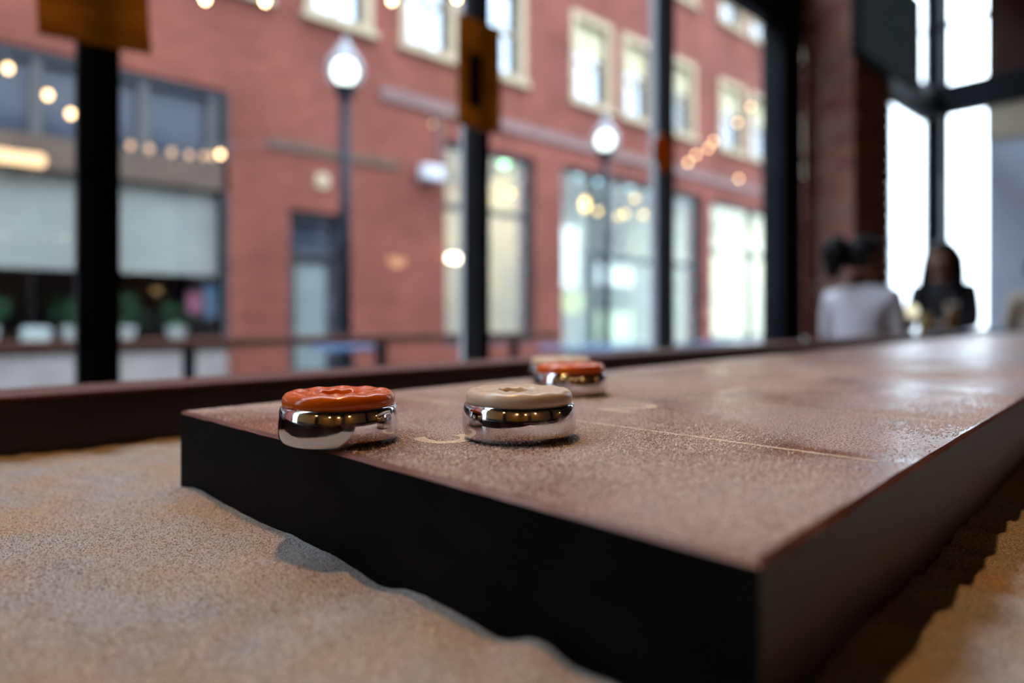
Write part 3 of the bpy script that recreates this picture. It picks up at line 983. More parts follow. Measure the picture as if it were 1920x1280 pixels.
# board: subdivided slab with a worn, slightly uneven rim
me = bpy.data.meshes.new('playing_board')
bm = bmesh.new()
nx, nys = 40, [BY0 + (BY1 - BY0) * (i / 120) ** 1.6 for i in range(121)]
xs = [BX0 + (BX1 - BX0) * i / nx for i in range(nx + 1)]
e = 0.0018


def rim(x, y):
    return 0.0006 * noise.noise(Vector((x * 60, y * 60, 3.1)))


rings = []
# outline walk of the top, going round: used for bevel ring and sides
outl = [(x, BY0) for x in xs] + [(BX1, y) for y in nys[1:]] + [(x, BY1) for x in reversed(xs[:-1])] + [(BX0, y) for y in reversed(nys[1:-1])]


def inset(p, d):
    x = min(max(p[0], BX0 + d), BX1 - d)
    y = min(max(p[1], BY0 + d), BY1 - d)
    return x, y


n_o = len(outl)
r_top = []
for p in outl:
    q = inset(p, e * (1 + 0.5 * noise.noise(Vector((p[0] * 80, p[1] * 80, 9)))))
    r_top.append(bm.verts.new((q[0], q[1], BOARD_Z)))
r_mid = [bm.verts.new((p[0], p[1], BOARD_Z - e + rim(*p))) for p in outl]
r_bot = [bm.verts.new((p[0], p[1], BOARD_Z - 0.09)) for p in outl]
for i in range(n_o):
    j = (i + 1) % n_o
    f1 = bm.faces.new((r_top[i], r_mid[i], r_mid[j], r_top[j]))
    f1.material_index = 3
    f2 = bm.faces.new((r_mid[i], r_bot[i], r_bot[j], r_mid[j]))
    a = outl[i]
    b2 = outl[j]
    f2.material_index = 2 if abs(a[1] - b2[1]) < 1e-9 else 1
ft = bm.faces.new(r_top)
ft.material_index = 0
fb = bm.faces.new(r_bot[::-1])
fb.material_index = 1
bmesh.ops.recalc_face_normals(bm, faces=bm.faces)
bmesh.ops.triangulate(bm, faces=[ft, fb])
bm.to_mesh(me)
bm.free()
for m in ('board_top', 'board_side', 'board_end', 'edge_wood'):
    me.materials.append(M[m])
brd = bpy.data.objects.new('playing_board', me)
C.objects.link(brd)
brd.parent = tbl

# cradle: side rails, end rails, bed, legs
RX0, RX1 = -0.675, 0.123
RY0, RY1 = -0.035, 4.64
RT = BOARD_Z - 0.001
RW = 0.085
M['rail_lit_top'] = mat('rail_lit_top_wood', (0.105, 0.036, 0.028), 0.55, 0, (0.075, 0.025, 0.019), 14, stretch=(10, 1, 10), bump=0.08, spec=0.15)  # lit top of the mahogany rail, painted as a lighter reddish strip
for xa in (RX0 - RW, RX1):
    sr = MB().box((xa, RY0 - RW, 0.55), (xa + RW, RY1 + RW, RT - 0.004)).build('side_rail', M['mahogany'], tbl, bevel=0.001)
    MB().box((xa + 0.0005, RY0 - RW, RT - 0.004), (xa + RW - 0.0005, RY1 + RW, RT)).build('rail_lit_top', M['rail_lit_top'], sr, bevel=0.001)
MB().box((RX0, RY0 - RW, 0.55), (RX1, RY0, RT + 0.012)).build('end_rail', M['mahogany'], tbl, bevel=0.004)
MB().box((RX0, RY1, 0.55), (RX1, RY1 + RW, RT)).build('end_rail', M['mahogany'], tbl, bevel=0.004)
MB().box((RX0, RY0, 0.56), (RX1, RY1, 0.60)).build('cradle_bed', M['mahogany'], tbl)
MB().box((BX0 + 0.03, BY0 + 0.1, 0.60), (BX1 - 0.03, BY1 - 0.1, BOARD_Z - 0.09)).build('board_support', M['mahogany'], tbl)
for xx in (RX0 + 0.02, RX1 - 0.12):
    for yy in (0.35, 2.3, 4.2):
        lg = MB().box((xx, yy, 0.0), (xx + 0.10, yy + 0.14, 0.56)).box((xx - 0.015, yy - 0.015, 0.0), (xx + 0.115, yy + 0.155, 0.05))
        lg.build('leg', M['mahogany'], tbl)

# printed lines and numerals
M['cream_ink'] = mat('cream_ink', (0.56, 0.46, 0.33), 0.4, 0, (0.34, 0.23, 0.16), 160, contrast=(0.50, 0.72))
for yy, ww in ((0.3205, 0.0030), (0.4740, 0.0026), (2.0, 0.003)):
    MB().box((BX0 + 0.01, yy, BOARD_Z - 0.0005), (BX1 - 0.014, yy + ww, BOARD_Z + 0.00025)).build('score_line', M['cream_ink'], brd)
for ch, yy in (('3', 0.212), ('2', 0.372), ('1', 0.530)):
    cu = bpy.data.curves.new('numeral', 'FONT')
    cu.body = ch
    cu.size = 0.074
    cu.align_x = 'CENTER'
    cu.extrude = 0.0002
    tmp = bpy.data.objects.new('tmp', cu)
    C.objects.link(tmp)
    dg = bpy.context.evaluated_depsgraph_get()
    mm = bpy.data.meshes.new_from_object(tmp.evaluated_get(dg))
    bpy.data.objects.remove(tmp)
    mm.materials.clear()
    mm.materials.append(M['cream_ink'])
    ob = bpy.data.objects.new('numeral', mm)
    C.objects.link(ob)
    ob.parent = brd
    ob.location = (-0.266, yy, BOARD_Z)

# ------------------------------------------------------------------ sand in the gutters
def sand_h(x, y):
    v = Vector((x, y, 0.0))
    w = Vector((x * 0.55 + y * 0.35, y * 1.3 - x * 0.3, 0.3))
    h = 0.0042 * noise.noise(w * 16) + 0.0030 * noise.noise(Vector((w.x * 34, w.y * 40, 5))) + 0.0005 * noise.noise(v * 95) + 0.00030 * noise.noise(v * 260)
    # banked up against the end of the board
    if y < BY0 + 0.02 and BX0 - 0.02 < x < BX1 + 0.02:
        d = max(0.0, BY0 - y)
        amt = 0.0015 + 0.0055 * min(1, max(0, (x + 0.30) / 0.16))
        h += amt * math.exp(-d / 0.02) * (0.8 + 0.7 * noise.noise(v * 45))
    # banked along the right side of the board
    if y > BY0 - 0.01 and x > BX1 - 0.03:
        h += 0.003 * math.exp(-max(0, x - BX1) / 0.02) + 0.006 * max(0.0, noise.noise(Vector((x * 9, y * 6, 8))))
    return SAND_Z + h


gx = np.arange(RX0, RX1 + 1e-6, 0.0030)
gx = np.append(gx[:-1], RX1)
gy = np.concatenate([np.arange(RY0, 0.62, 0.0030), np.arange(0.62, 1.2, 0.012), np.arange(1.2, RY1, 0.08), [RY1]])
verts = [(float(x), float(y), sand_h(float(x), float(y))) for y in gy for x in gx]
nxg = len(gx)
iy, ix = np.meshgrid(np.arange(len(gy) - 1), np.arange(nxg - 1), indexing='ij')
k0 = (iy * nxg + ix).ravel()
faces = np.stack([k0, k0 + 1, k0 + 1 + nxg, k0 + nxg], 1)
me = bpy.data.meshes.new('sand')
me.from_pydata(verts, [], faces.tolist())
me.polygons.foreach_set('use_smooth', [True] * len(me.polygons))


def sand_mat():
    m = bpy.data.materials.new('gutter_sand')
    m.use_nodes = True
    nt = m.node_tree
    N, Lk = nt.nodes, nt.links
    b = N['Principled BSDF']
    b.inputs['Roughness'].default_value = 0.75
    b.inputs['Specular IOR Level'].default_value = 0.4
    tc = N.new('ShaderNodeTexCoord')
    n1 = N.new('ShaderNodeTexNoise')
    n1.inputs['Scale'].default_value = 22
    n1.inputs['Detail'].default_value = 4
    Lk.new(tc.outputs['Object'], n1.inputs['Vector'])
    r1 = N.new('ShaderNodeValToRGB')
    r1.color_ramp.elements[0].position = 0.36
    r1.color_ramp.elements[0].color = (0.30, 0.288, 0.29, 1)
    r1.color_ramp.elements[1].position = 0.70
    r1.color_ramp.elements[1].color = (0.345, 0.25, 0.18, 1)
    Lk.new(n1.outputs['Fac'], r1.inputs['Fac'])
    n2 = N.new('ShaderNodeTexNoise')
    n2.inputs['Scale'].default_value = 1300
    n2.inputs['Detail'].default_value = 3
    Lk.new(tc.outputs['Object'], n2.inputs['Vector'])
    r2 = N.new('ShaderNodeMapRange')
    r2.inputs['From Min'].default_value = 0.35
    r2.inputs['From Max'].default_value = 0.65
    r2.inputs['To Min'].default_value = 0.40
    r2.inputs['To Max'].default_value = 1.55
    Lk.new(n2.outputs['Fac'], r2.inputs['Value'])
    mx = N.new('ShaderNodeMix')
    mx.data_type = 'RGBA'
    mx.blend_type = 'MULTIPLY'
    mx.inputs['Factor'].default_value = 1
    Lk.new(r1.outputs['Color'], mx.inputs['A'])
    Lk.new(r2.outputs['Result'], mx.inputs['B'])
    Lk.new(mx.outputs['Result'], b.inputs['Base Color'])
    bp = N.new('ShaderNodeBump')
    bp.inputs['Strength'].default_value = 0.7
    bp.inputs['Distance'].default_value = 0.0006
    Lk.new(n2.outputs['Fac'], bp.inputs['Height'])
    Lk.new(bp.outputs['Normal'], b.inputs['Normal'])
    return m


M['sand'] = sand_mat()
me.materials.append(M['sand'])
sand = bpy.data.objects.new('sand', me)
C.objects.link(sand)
sand.rotation_euler = (0, 0, TABLE_ROT)
tag(sand, 'beige sand lying in the gutters around the board', 'sand', kind='stuff')


def grains(name, pts, size, m, parent):
    """pts (n,3), size (n,): squashed octahedra in one mesh"""
    nP = len(pts)
    base = np.array([(1, 0, 0), (0, 1, 0), (-1, 0, 0), (0, -1, 0), (0, 0, 0.8), (0, 0, -0.4)], float)
    ang = rng.uniform(0, 2 * PI, nP)
    ca, sa = np.cos(ang), np.sin(ang)
    el = rng.uniform(0.7, 1.3, (nP, 3))
    V = base[None] * el[:, None, :]
    tilt = rng.uniform(-0.5, 0.5, nP)
    V = np.stack([V[..., 0] * ca[:, None] - V[..., 1] * sa[:, None], V[..., 0] * sa[:, None] + V[..., 1] * ca[:, None], V[..., 2] + tilt[:, None] * V[..., 0] * 0.5], -1)
    V = V * size[:, None, None] + pts[:, None, :]
    tri = np.array([(0, 1, 4), (1, 2, 4), (2, 3, 4), (3, 0, 4), (1, 0, 5), (2, 1, 5), (3, 2, 5), (0, 3, 5)])
    Fc = (tri[None] + (np.arange(nP) * 6)[:, None, None]).reshape(-1)
    me = bpy.data.meshes.new(name)
    me.vertices.add(nP * 6)
    me.vertices.foreach_set('co', V.reshape(-1).astype(np.float32))
    nf = nP * 8
    me.loops.add(nf * 3)
    me.loops.foreach_set('vertex_index', Fc.astype(np.int32))
    me.polygons.add(nf)
    me.polygons.foreach_set('loop_start', np.arange(0, nf * 3, 3, dtype=np.int32))
    me.update(calc_edges=True)
    me.validate()
    me.materials.append(m)
    o = bpy.data.objects.new(name, me)
    C.objects.link(o)
    if parent:
        o.parent = parent
    return o


M['sand_grain'] = mat('sand_grain', (0.55, 0.47, 0.40), 0.25, 0, (0.42, 0.26, 0.14), 400, spec=0.7)
M['wax_grain'] = mat('wax_grain', (0.74, 0.66, 0.63), 0.3, 0, (0.62, 0.50, 0.45), 300, spec=0.6)
NS = 60000
sx = rng.uniform(RX0 + 0.004, 0.02, NS * 2)
sy = RY0 + 0.01 + rng.beta(1.0, 1.8, NS * 2) * 0.75
okm = ~((sx > BX0 - 0.002) & (sx < BX1 + 0.002) & (sy > BY0 - 0.002))
sx, sy = sx[okm][:NS], sy[okm][:NS]
sz = np.array([sand_h(float(a), float(b)) for a, b in zip(sx, sy)])
ss = rng.uniform(0.00022, 0.00052, len(sx))
sg = grains('sand_grain', np.stack([sx, sy, sz + 0.0001], 1), ss, M['sand_grain'], sand)
sg['kind'] = 'stuff'

NW = 330000
wx = rng.uniform(BX0 + 0.003, BX1 - 0.003, NW)
wy = BY0 + 0.003 + rng.beta(1.0, 2.0, NW) * 1.15
dens = np.array([noise.noise(Vector((a * 9, b * 7, 1.7))) + 0.6 * noise.noise(Vector((a * 26, b * 22, 4.7))) for a, b in zip(wx.tolist(), wy.tolist())])
keep = rng.uniform(0, 1, NW) < np.clip(0.42 + 1.5 * dens, 0.07, 1.0)
wx, wy = wx[keep][:130000], wy[keep][:130000]
ws = rng.uniform(0.00022, 0.00060, len(wx)) * np.where(rng.uniform(0, 1, len(wx)) < 0.06, 1.5, 1.0)
wg = grains('wax_powder', np.stack([wx, wy, np.full(len(wx), BOARD_Z + 0.00008)], 1), ws, M['wax_grain'], None)
wg.rotation_euler = (0, 0, TABLE_ROT)
tag(wg, 'pale wax powder scattered over the playing board', 'wax powder', kind='stuff')

# ------------------------------------------------------------------ pucks
def chrome_mat():
    m = mat('chrome', (0.66, 0.66, 0.68), 0.07, 1.0)
    nt = m.node_tree
    b = nt.nodes['Principled BSDF']
    n = nt.nodes.new('ShaderNodeTexNoise')
    n.inputs['Scale'].default_value = 180
    n.inputs['Detail'].default_value = 5
    r = nt.nodes.new('ShaderNodeMapRange')
    r.inputs['From Min'].default_value = 0.45
    r.inputs['From Max'].default_value = 0.75
    r.inputs['To Min'].default_value = 0.05
    r.inputs['To Max'].default_value = 0.22
    tc = nt.nodes.new('ShaderNodeTexCoord')
    nt.links.new(tc.outputs['Object'], n.inputs['Vector'])
    nt.links.new(n.outputs['Fac'], r.inputs['Value'])
    nt.links.new(r.outputs['Result'], b.inputs['Roughness'])
    bp = nt.nodes.new('ShaderNodeBump')
    bp.inputs['Strength'].default_value = 0.12
    bp.inputs['Distance'].default_value = 0.0005
    n2 = nt.nodes.new('ShaderNodeTexNoise')
    n2.inputs['Scale'].default_value = 70
    nt.links.new(tc.outputs['Object'], n2.inputs['Vector'])
    nt.links.new(n2.outputs['Fac'], bp.inputs['Height'])
    nt.links.new(bp.outputs['Normal'], b.inputs['Normal'])
    return m


M['chrome'] = chrome_mat()
M['orange_cap'] = mat('orange_plastic', (0.60, 0.105, 0.002), 0.16, 0, (0.54, 0.09, 0.002), 40, spec=0.4)
M['cream_cap'] = mat('cream_plastic', (0.56, 0.46, 0.35), 0.28, 0, (0.50, 0.41, 0.31), 40, spec=0.4)


def body_mesh():
    prof = [(0.0005, 0.0016), (0.0225, 0.0016), (0.0245, 0.0004), (0.0262, 0.0), (0.0280, 0.0005), (0.0292, 0.0018), (0.0299, 0.0038), (0.0302, 0.0060),
            (0.0303, 0.0085), (0.03024, 0.0108), (0.0301, 0.0130), (0.02985, 0.0150), (0.02955, 0.0168), (0.02915, 0.0180), (0.0287, 0.0186), (0.0280, 0.0188), (0.0268, 0.0186), (0.0005, 0.0186)]
    return MB().lathe(prof, 96, closed=False)


def cap_mesh():
    seg = 132
    prof = [(0.0276, 0.0184), (0.0281, 0.0190), (0.0284, 0.0203), (0.02845, 0.0218), (0.0281, 0.0232), (0.0273, 0.0245), (0.0262, 0.0253), (0.0247, 0.0257),
            (0.0228, 0.0257), (0.0205, 0.0255), (0.0180, 0.0253), (0.0155, 0.0253), (0.0135, 0.0254), (0.0120, 0.0253), (0.0110, 0.0246), (0.0103, 0.0232), (0.0096, 0.0220), (0.0080, 0.0216), (0.0040, 0.0215), (0.0004, 0.0215)]
    mb = MB()
    for r, z in prof:
        for i in range(seg):
            a = 2 * PI * i / seg
            wv = math.exp(-((r - 0.0225) / 0.0042) ** 2)
            wi = math.exp(-((r - 0.0140) / 0.0026) ** 2)
            zz = z + (0.00042 * wv * math.cos(11 * a) - 0.00045 * wi * math.cos(11 * a + 0.5) if z > 0.0235 else 0)
            zz -= 0.0006 * math.exp(-((r - 0.0185) / 0.0018) ** 2)
            rr = r * (1 - 0.008 * math.cos(11 * a) * (1 if 0.0235 < z and r > 0.023 else 0))
            mb.v.append((rr * math.cos(a), rr * math.sin(a), zz))
    for j in range(len(prof) - 1):
        for i in range(seg):
            i2 = (i + 1) % seg
            mb.f.append((j * seg + i, j * seg + i2, (j + 1) * seg + i2, (j + 1) * seg + i))
            mb.m.append(0)
    mb.f.append(tuple((len(prof) - 1) * seg + i for i in range(seg)))
    mb.m.append(0)
    return mb


body_o = body_mesh().build('metal_body', M['chrome'], None, smooth=True)
cap_o = {'orange': cap_mesh().build('cap', M['orange_cap'], None, smooth=True), 'white': cap_mesh().build('cap', M['cream_cap'], None, smooth=True)}
for colr, x, y, rz, lab in (
        ('orange', -0.3028, 0.1842, 0.3, 'orange-capped chrome puck hanging over the end of the board'),
        ('white', -0.2430, 0.2565, 1.0, 'cream-capped chrome puck in the middle, right of the overhanging one'),
        ('orange', -0.3490, 0.4310, 0.9, 'orange-capped chrome puck farther back, in front of a cream one'),
        ('white', -0.4110, 0.4920, 2.1, 'cream-capped chrome puck farthest back, half hidden by an orange one')):
    wxy = T(x, y)
    o = empty('shuffleboard_puck', (wxy[0], wxy[1], BOARD_Z + 0.0002), rz)
    for src in (body_o, cap_o[colr]):
        c = src.copy()
        C.objects.link(c)
        c.parent = o
    tag(o, lab, 'puck', 'shuffleboard pucks')
bpy.data.objects.remove(body_o)
for v_ in cap_o.values():
    bpy.data.objects.remove(v_)

# ------------------------------------------------------------------ near table spotlight, and lamps added to fill the room
def track_spot(x, y, z, energy, label, rad=0.022):
    wxy = T(x, y)
    o = empty('track_spotlight', (wxy[0], wxy[1], z))
    MB().lathe([(0.045, 0.0), (0.048, 0.0), (0.05, 0.10), (0.035, 0.14), (0.01, 0.15)], 20, closed=False).build('lamp_housing', M['black_metal'], o, smooth=True)
    MB().tube([(0, 0, 0.14), (0, 0, CEIL - z)], 0.008, 8).build('stem', M['black_metal'], o)
    MB().lathe([(0.05, CEIL - z - 0.02), (0.05, CEIL - z)], 16).build('ceiling_plate', M['black_metal'], o)
    la = bpy.data.lights.new('spot', 'SPOT')
    la.energy = energy
    la.color = (1.0, 0.52, 0.17)
    la.shadow_soft_size = rad
    la.spot_size = math.radians(95)
    la.spot_blend = 0.6
    lo = bpy.data.objects.new('spot', la)
    C.objects.link(lo)
    lo.parent = o
    lo.location = (0, 0, -0.03)
    return tag(o, label, 'spotlight', 'spotlights over the table')


track_spot(-0.50, 0.28, 2.05, 33, 'black spotlight hanging above the near end of the table')
track_spot(-0.50, 2.3, 2.05, 22, 'black spotlight added above the middle of the table to light the rest')  # added lamp, lights the rest of the board

M['shade_metal'] = mat('fill_pendant_shade', (0.03, 0.03, 0.03), 0.4, 0.5, (0.05, 0.05, 0.05), 5)
M['fill_pendant_bulb'] = emis('fill_pendant_bulb', (1.0, 0.62, 0.28), 9)


def pendant(x, y, z, energy, label):  # unseen lamps added for ambient light and amber reflections in the chrome
    o = empty('fill_pendant', (x, y, z))
    MB().lathe([(0.16, 0.0), (0.162, 0.0), (0.12, 0.10), (0.05, 0.17), (0.03, 0.20)], 24, closed=False).build('lamp_shade', M['shade_metal'], o, smooth=True)
    MB().ball((0, 0, 0.05), 0.04, seg=14, rings=8).build('bulb', M['fill_pendant_bulb'], o, smooth=True)
    MB().tube([(0, 0, 0.18), (0, 0, CEIL - z)], 0.006, 6).build('cord', M['wire'], o)
    la = bpy.data.lights.new('fill_pendant_light', 'POINT')
    la.energy = energy
    la.color = (1.0, 0.60, 0.25)
    la.shadow_soft_size = 0.13
    lo = bpy.data.objects.new('fill_pendant_light', la)
    C.objects.link(lo)
    lo.parent = o
    lo.location = (0, 0, -0.01)
    return tag(o, label, 'pendant lamp', 'added pendants over the bar room')


pendant(4.35, -2.4, 2.2, 14, 'unseen pendant added to light the bar room behind, near the corner')
pendant(4.35, -0.5, 2.2, 14, 'unseen pendant added to light the bar room by the panelled wall')
pendant(4.35, 5.2, 1.75, 6, 'unseen pendant added to light the far half of the bar room')
pendant(0.8, -3.35, 2.2, 12, 'unseen pendant added to light the back panelled wall')
pendant(3.1, -3.35, 2.2, 12, 'unseen pendant added to light the back wall beside a dark post')

# ------------------------------------------------------------------ people at the cafe table beyond
M['skin'] = mat('skin', (0.26, 0.12, 0.07), 0.5, 0, (0.23, 0.10, 0.06), 20, spec=0.3)
M['skin_pale'] = mat('skin_light', (0.42, 0.25, 0.18), 0.5, 0, (0.38, 0.22, 0.16), 20, spec=0.3)
M['hair'] = mat('dark_hair', (0.003, 0.003, 0.004), 0.6, 0, (0.006, 0.005, 0.006), 60, stretch=(6, 6, 1), bump=0.3, spec=0.15)
M['white_knit'] = mat('white_knit', (0.62, 0.60, 0.66), 0.9, 0, (0.54, 0.52, 0.57), 60, bump=0.3)
M['dark_top'] = mat('dark_top', (0.008, 0.010, 0.018), 0.85, 0, (0.014, 0.014, 0.022), 30, bump=0.2)
M['beige_knit'] = mat('beige_knit', (0.42, 0.34, 0.27), 0.9, 0, (0.36, 0.29, 0.23), 60, bump=0.3)
M['denim'] = mat('dark_denim', (0.02, 0.03, 0.055), 0.85, 0, (0.03, 0.04, 0.07), 60)
M['shoe'] = mat('dark_shoe', (0.02, 0.018, 0.016), 0.5, 0, (0.03, 0.026, 0.024), 20)
M['eye'] = mat('dark_eye', (0.01, 0.008, 0.006), 0.2, 0, (0.02, 0.015, 0.01), 30)
M['lip'] = mat('lip', (0.25, 0.08, 0.07), 0.4, 0, (0.22, 0.07, 0.06), 30)


def person(loc, rz, top, skin, label, head_yaw=0.0, hair='long', scale=1.0, lean=0.03):
    root = empty('person', (loc[0], loc[1], 0.0), rz)
    root.scale = (scale,) * 3
    V, E, Rd = [], [], []

    def add(p, r, to=None):
        V.append(p)
        Rd.append(r if isinstance(r, tuple) else (r, r))
        if to is not None:
            E.append((to, len(V) - 1))
        return len(V) - 1
    nb = Vector((0, lean, 1.10))

    def hd(x, y, z):
        c, s_ = math.cos(head_yaw), math.sin(head_yaw)
        return (nb.x + x * c - y * s_, nb.y + x * s_ + y * c, z)
    pel = add((0, 0, 0.555), (0.15, 0.115))
    sp = add((0, lean * 0.3, 0.72), (0.128, 0.10), pel)
    ch = add((0, lean * 0.7, 0.90), (0.145, 0.105), sp)
    uc = add((0, lean * 0.8, 1.005), (0.12, 0.085), ch)
    nk = add((0, lean, 1.085), 0.054, uc)
    n2 = add(hd(0, 0.015, 1.135), 0.050, nk)
    jw = add(hd(0, 0.035, 1.185), (0.064, 0.074), n2)
    h1 = add(hd(0, 0.025, 1.245), (0.076, 0.090), jw)
    add(hd(0, 0.012, 1.305), (0.060, 0.072), h1)
    add(hd(0, 0.118, 1.205), 0.012, jw)
    for s_ in (-1, 1):
        sh = add((0.155 * s_, lean * 0.8, 1.015), 0.062, uc)
        el = add((0.188 * s_, 0.07, 0.79), 0.048, sh)
        wr = add((0.135 * s_, 0.335, 0.785), 0.031, el)
        pm = add((0.120 * s_, 0.385, 0.785), (0.036, 0.020), wr)
        for k_, (dx, ln) in enumerate(((-0.026, 0.065), (-0.009, 0.075), (0.009, 0.072), (0.026, 0.058))):
            f1 = add((0.115 * s_ + dx, 0.43, 0.789), 0.0095, pm)
            f2 = add((0.113 * s_ + dx * 1.05, 0.43 + ln * 0.55, 0.788), 0.0088, f1)
            add((0.111 * s_ + dx * 1.05, 0.43 + ln, 0.777), 0.0075, f2)
        t1 = add((0.085 * s_, 0.392, 0.786), 0.0105, pm)
        add((0.066 * s_, 0.425, 0.780), 0.0085, t1)
        hp = add((0.095 * s_, 0.05, 0.535), 0.092, pel)
        kn = add((0.115 * s_, 0.42, 0.525), 0.064, hp)
        an = add((0.115 * s_, 0.40, 0.105), 0.042, kn)
        hl = add((0.115 * s_, 0.40, 0.045), 0.042, an)
        add((0.120 * s_, 0.54, 0.038), (0.042, 0.032), hl)
    me = bpy.data.meshes.new('body')
    me.from_pydata(V, E, [])
    ob = bpy.data.objects.new('body', me)
    C.objects.link(ob)
    md = ob.modifiers.new('skin', 'SKIN')
    md.use_smooth_shade = True
    for i_, r in enumerate(Rd):
        me.skin_vertices[0].data[i_].radius = r
        me.skin_vertices[0].data[i_].use_root = (i_ == 0)
    sb = ob.modifiers.new('sub', 'SUBSURF')
    sb.levels = sb.render_levels = 2
    dg = bpy.context.evaluated_depsgraph_get()
    mesh = bpy.data.meshes.new_from_object(ob.evaluated_get(dg))
    bpy.data.objects.remove(ob)
    mesh.name = 'body'
    mesh.materials.clear()
    for m in (skin, top, M['denim'], M['shoe']):
        mesh.materials.append(m)
    for p in mesh.polygons:
        c = p.center
        arm = abs(c.x) > 0.07 and c.y > 0.33 and 0.72 < c.z < 0.86
        if c.z > 1.085 and abs(c.x) < 0.13 or arm:
            p.material_index = 0
        elif c.z < 0.09:
            p.material_index = 3
        elif c.z < 0.63 and not (c.y > 0.1 and c.z > 0.70):
            p.material_index = 2
        else:
            p.material_index = 1
        p.use_smooth = True
    body = bpy.data.objects.new('body', mesh)
    C.objects.link(body)
    body.parent = root
    # face
    for s_ in (-1, 1):
        MB().ball(hd(0.030 * s_, 0.104, 1.232), 0.011, seg=10, rings=6).build('eye', M['eye'], root, smooth=True)
        MB().ball(hd(0.079 * s_, 0.02, 1.222), 0.022, sx=0.5, sz=1.3, seg=10, rings=6).build('ear', skin, root, smooth=True)
    MB().ball(hd(0, 0.098, 1.168), 0.022, sz=0.35, sy=0.6, seg=10, rings=6).build('mouth', M['lip'], root, smooth=True)
    # hair: scalp shell open at the face
    mb = MB().ball((0, 0, 0), 0.104, sx=0.93, sy=1.04, sz=1.05, seg=28, rings=18)
    keep = []
    for f in mb.f:
        c = sum((Vector(mb.v[i]) for i in f), Vector()) / len(f)
        if not (c.y > 0.035 and c.z < 0.042) and c.z > -0.075:
            keep.append(f)
    mb.f, mb.m = keep, [0] * len(keep)
    mb.v = [hd(x, y + 0.008, z_ + 1.252) for x, y, z_ in mb.v]
    if hair == 'bun':
        mb.ball(hd(0.0, -0.135, 1.262), 0.078, sz=1.25, seg=18, rings=12)
        mb.ball(hd(0.0, -0.150, 1.185), 0.046, sz=1.4, seg=14, rings=10)
    elif hair == 'long':
        for s_ in (-1, 1):
            mb.tube([hd(0.060 * s_, 0.01, 1.30), hd(0.092 * s_, 0.0, 1.23), hd(0.098 * s_, 0.01, 1.12), hd(0.105 * s_, 0.05, 1.0), hd(0.10 * s_, 0.075, 0.93)], [0.03, 0.035, 0.04, 0.036, 0.012], 12)
        mb.tube([hd(0, -0.05, 1.29), hd(0, -0.085, 1.20), hd(0, -0.10, 1.08), hd(0, -0.105, 0.97)], [0.07, 0.08, 0.085, 0.03], 14)
    else:
        mb.ball(hd(0, -0.03, 1.235), 0.09, sz=1.0, seg=18, rings=12)
    mb.build('hair', M['hair'], root, smooth=True)
    return tag(root, label, 'person')


def stool(x, y, label):
    o = empty('bar_stool', (x, y, 0))
    MB().lathe([(0.17, 0.36), (0.18, 0.37), (0.18, 0.395), (0.16, 0.405)], 24).build('seat', M['timber'], o)
    for a in range(4):
        t = PI / 4 + a * PI / 2
        MB().tube([(0.12 * math.cos(t), 0.12 * math.sin(t), 0.36), (0.17 * math.cos(t), 0.17 * math.sin(t), 0.0)], 0.014).build('leg', M['black_metal'], o)
    MB().tube([(0.15 * math.cos(i * PI / 8), 0.15 * math.sin(i * PI / 8), 0.15) for i in range(17)], 0.008, 6).build('foot_ring', M['black_metal'], o)
    return tag(o, label, 'stool', 'stools at the cafe table')


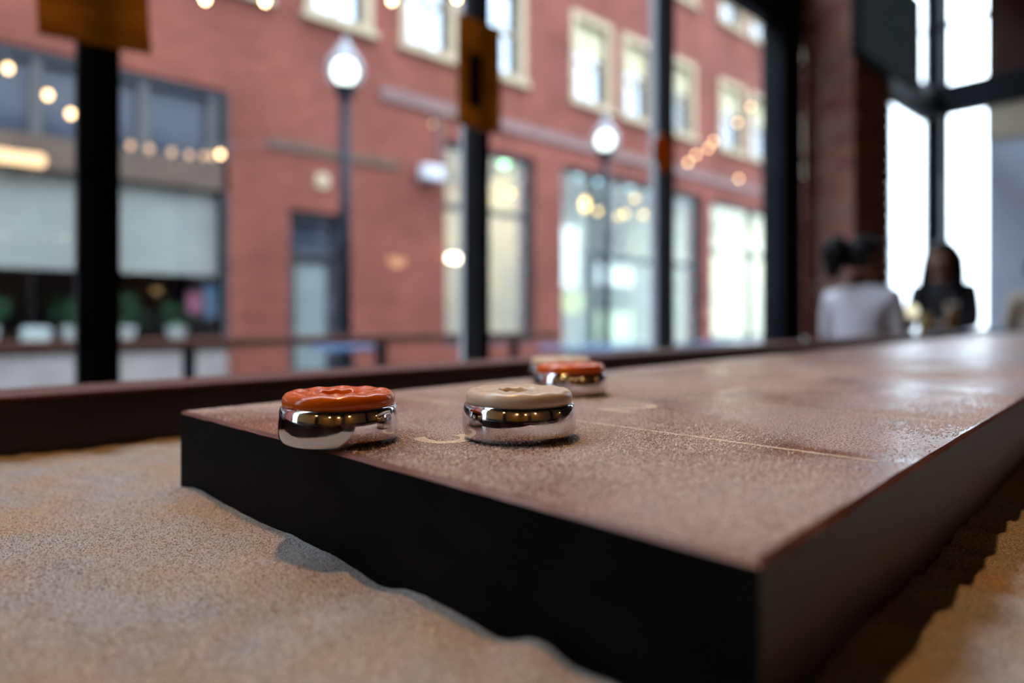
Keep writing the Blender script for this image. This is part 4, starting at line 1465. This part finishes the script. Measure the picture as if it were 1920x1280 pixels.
person((-1.325, 3.60), 0.0, M['white_knit'], M['skin'], 'person in a white top with dark hair in a bun, back turned', head_yaw=-0.85, hair='bun', lean=0.05, scale=0.955)
person((-1.44, 5.50), PI - 0.05, M['dark_top'], M['skin_pale'], 'person with long dark hair in dark clothes, seated against the bright window', hair='long', scale=1.05)
person((-1.02, 6.34), 0.25, M['beige_knit'], M['skin_pale'], 'person in a beige sweater, cut off by the right edge', hair='short', scale=1.0)
stool(-1.325, 3.60, 'round stool under the person in white')
stool(-1.44, 5.50, 'round stool under the person in dark clothes')
stool(-1.02, 6.34, 'round stool under the person in beige')

ct = empty('cafe_table', (-1.32, 4.52, 0))
MB().box((-0.22, -0.42, 0.715), (0.22, 0.42, 0.745)).build('table_top', M['timber'], ct, bevel=0.005)
MB().lathe([(0.19, 0), (0.19, 0.02), (0.04, 0.05), (0.03, 0.08)], 18).build('base', M['black_metal'], ct)
MB().lathe([(0.03, 0.05), (0.03, 0.72)], 12).build('column', M['black_metal'], ct)
tag(ct, 'small dark cafe table between the two seated people', 'table')
M['beer'] = mat('yellow_beer', (0.62, 0.36, 0.01), 0.15, 0, (0.55, 0.30, 0.01), 12)
M['ale'] = mat('amber_ale', (0.36, 0.15, 0.02), 0.15, 0, (0.30, 0.12, 0.015), 12)
M['foam'] = mat('foam', (0.7, 0.66, 0.55), 0.8, 0, (0.62, 0.58, 0.48), 60)


def drink(x, y, h, m, label):
    o = empty('beer_glass', (x, y, 0.745))
    MB().lathe([(0.030, 0.0), (0.032, 0.004), (0.040, h), (0.0385, h), (0.031, 0.012), (0.001, 0.010)], 20, closed=False).build('glass', M['glass'], o, smooth=True)
    MB().lathe([(0.0300, 0.013), (0.0365, h * 0.82)], 20).build('beer', m, o, smooth=True)
    MB().lathe([(0.0366, h * 0.82), (0.0372, h * 0.9)], 20).build('foam', M['foam'], o)
    return tag(o, label, 'glass', 'drinks on the cafe table')


drink(-1.290, 4.53, 0.17, M['beer'], 'glass of yellow beer on the cafe table')
drink(-1.180, 4.66, 0.24, M['ale'], 'taller glass of amber beer on the cafe table')
tl = empty('table_lamp', (-1.285, 4.27, 0.745))
MB().lathe([(0.045, 0), (0.045, 0.008), (0.008, 0.02), (0.007, 0.13)], 18).build('stand', M['black_metal'], tl)
MB().ball((0, 0, 0.165), 0.038, seg=16, rings=10).build('globe', emis('table_lamp_globe', (1.0, 0.93, 0.66), 1.3), tl, smooth=True)
tag(tl, 'small round glowing lamp on the cafe table', 'table lamp')
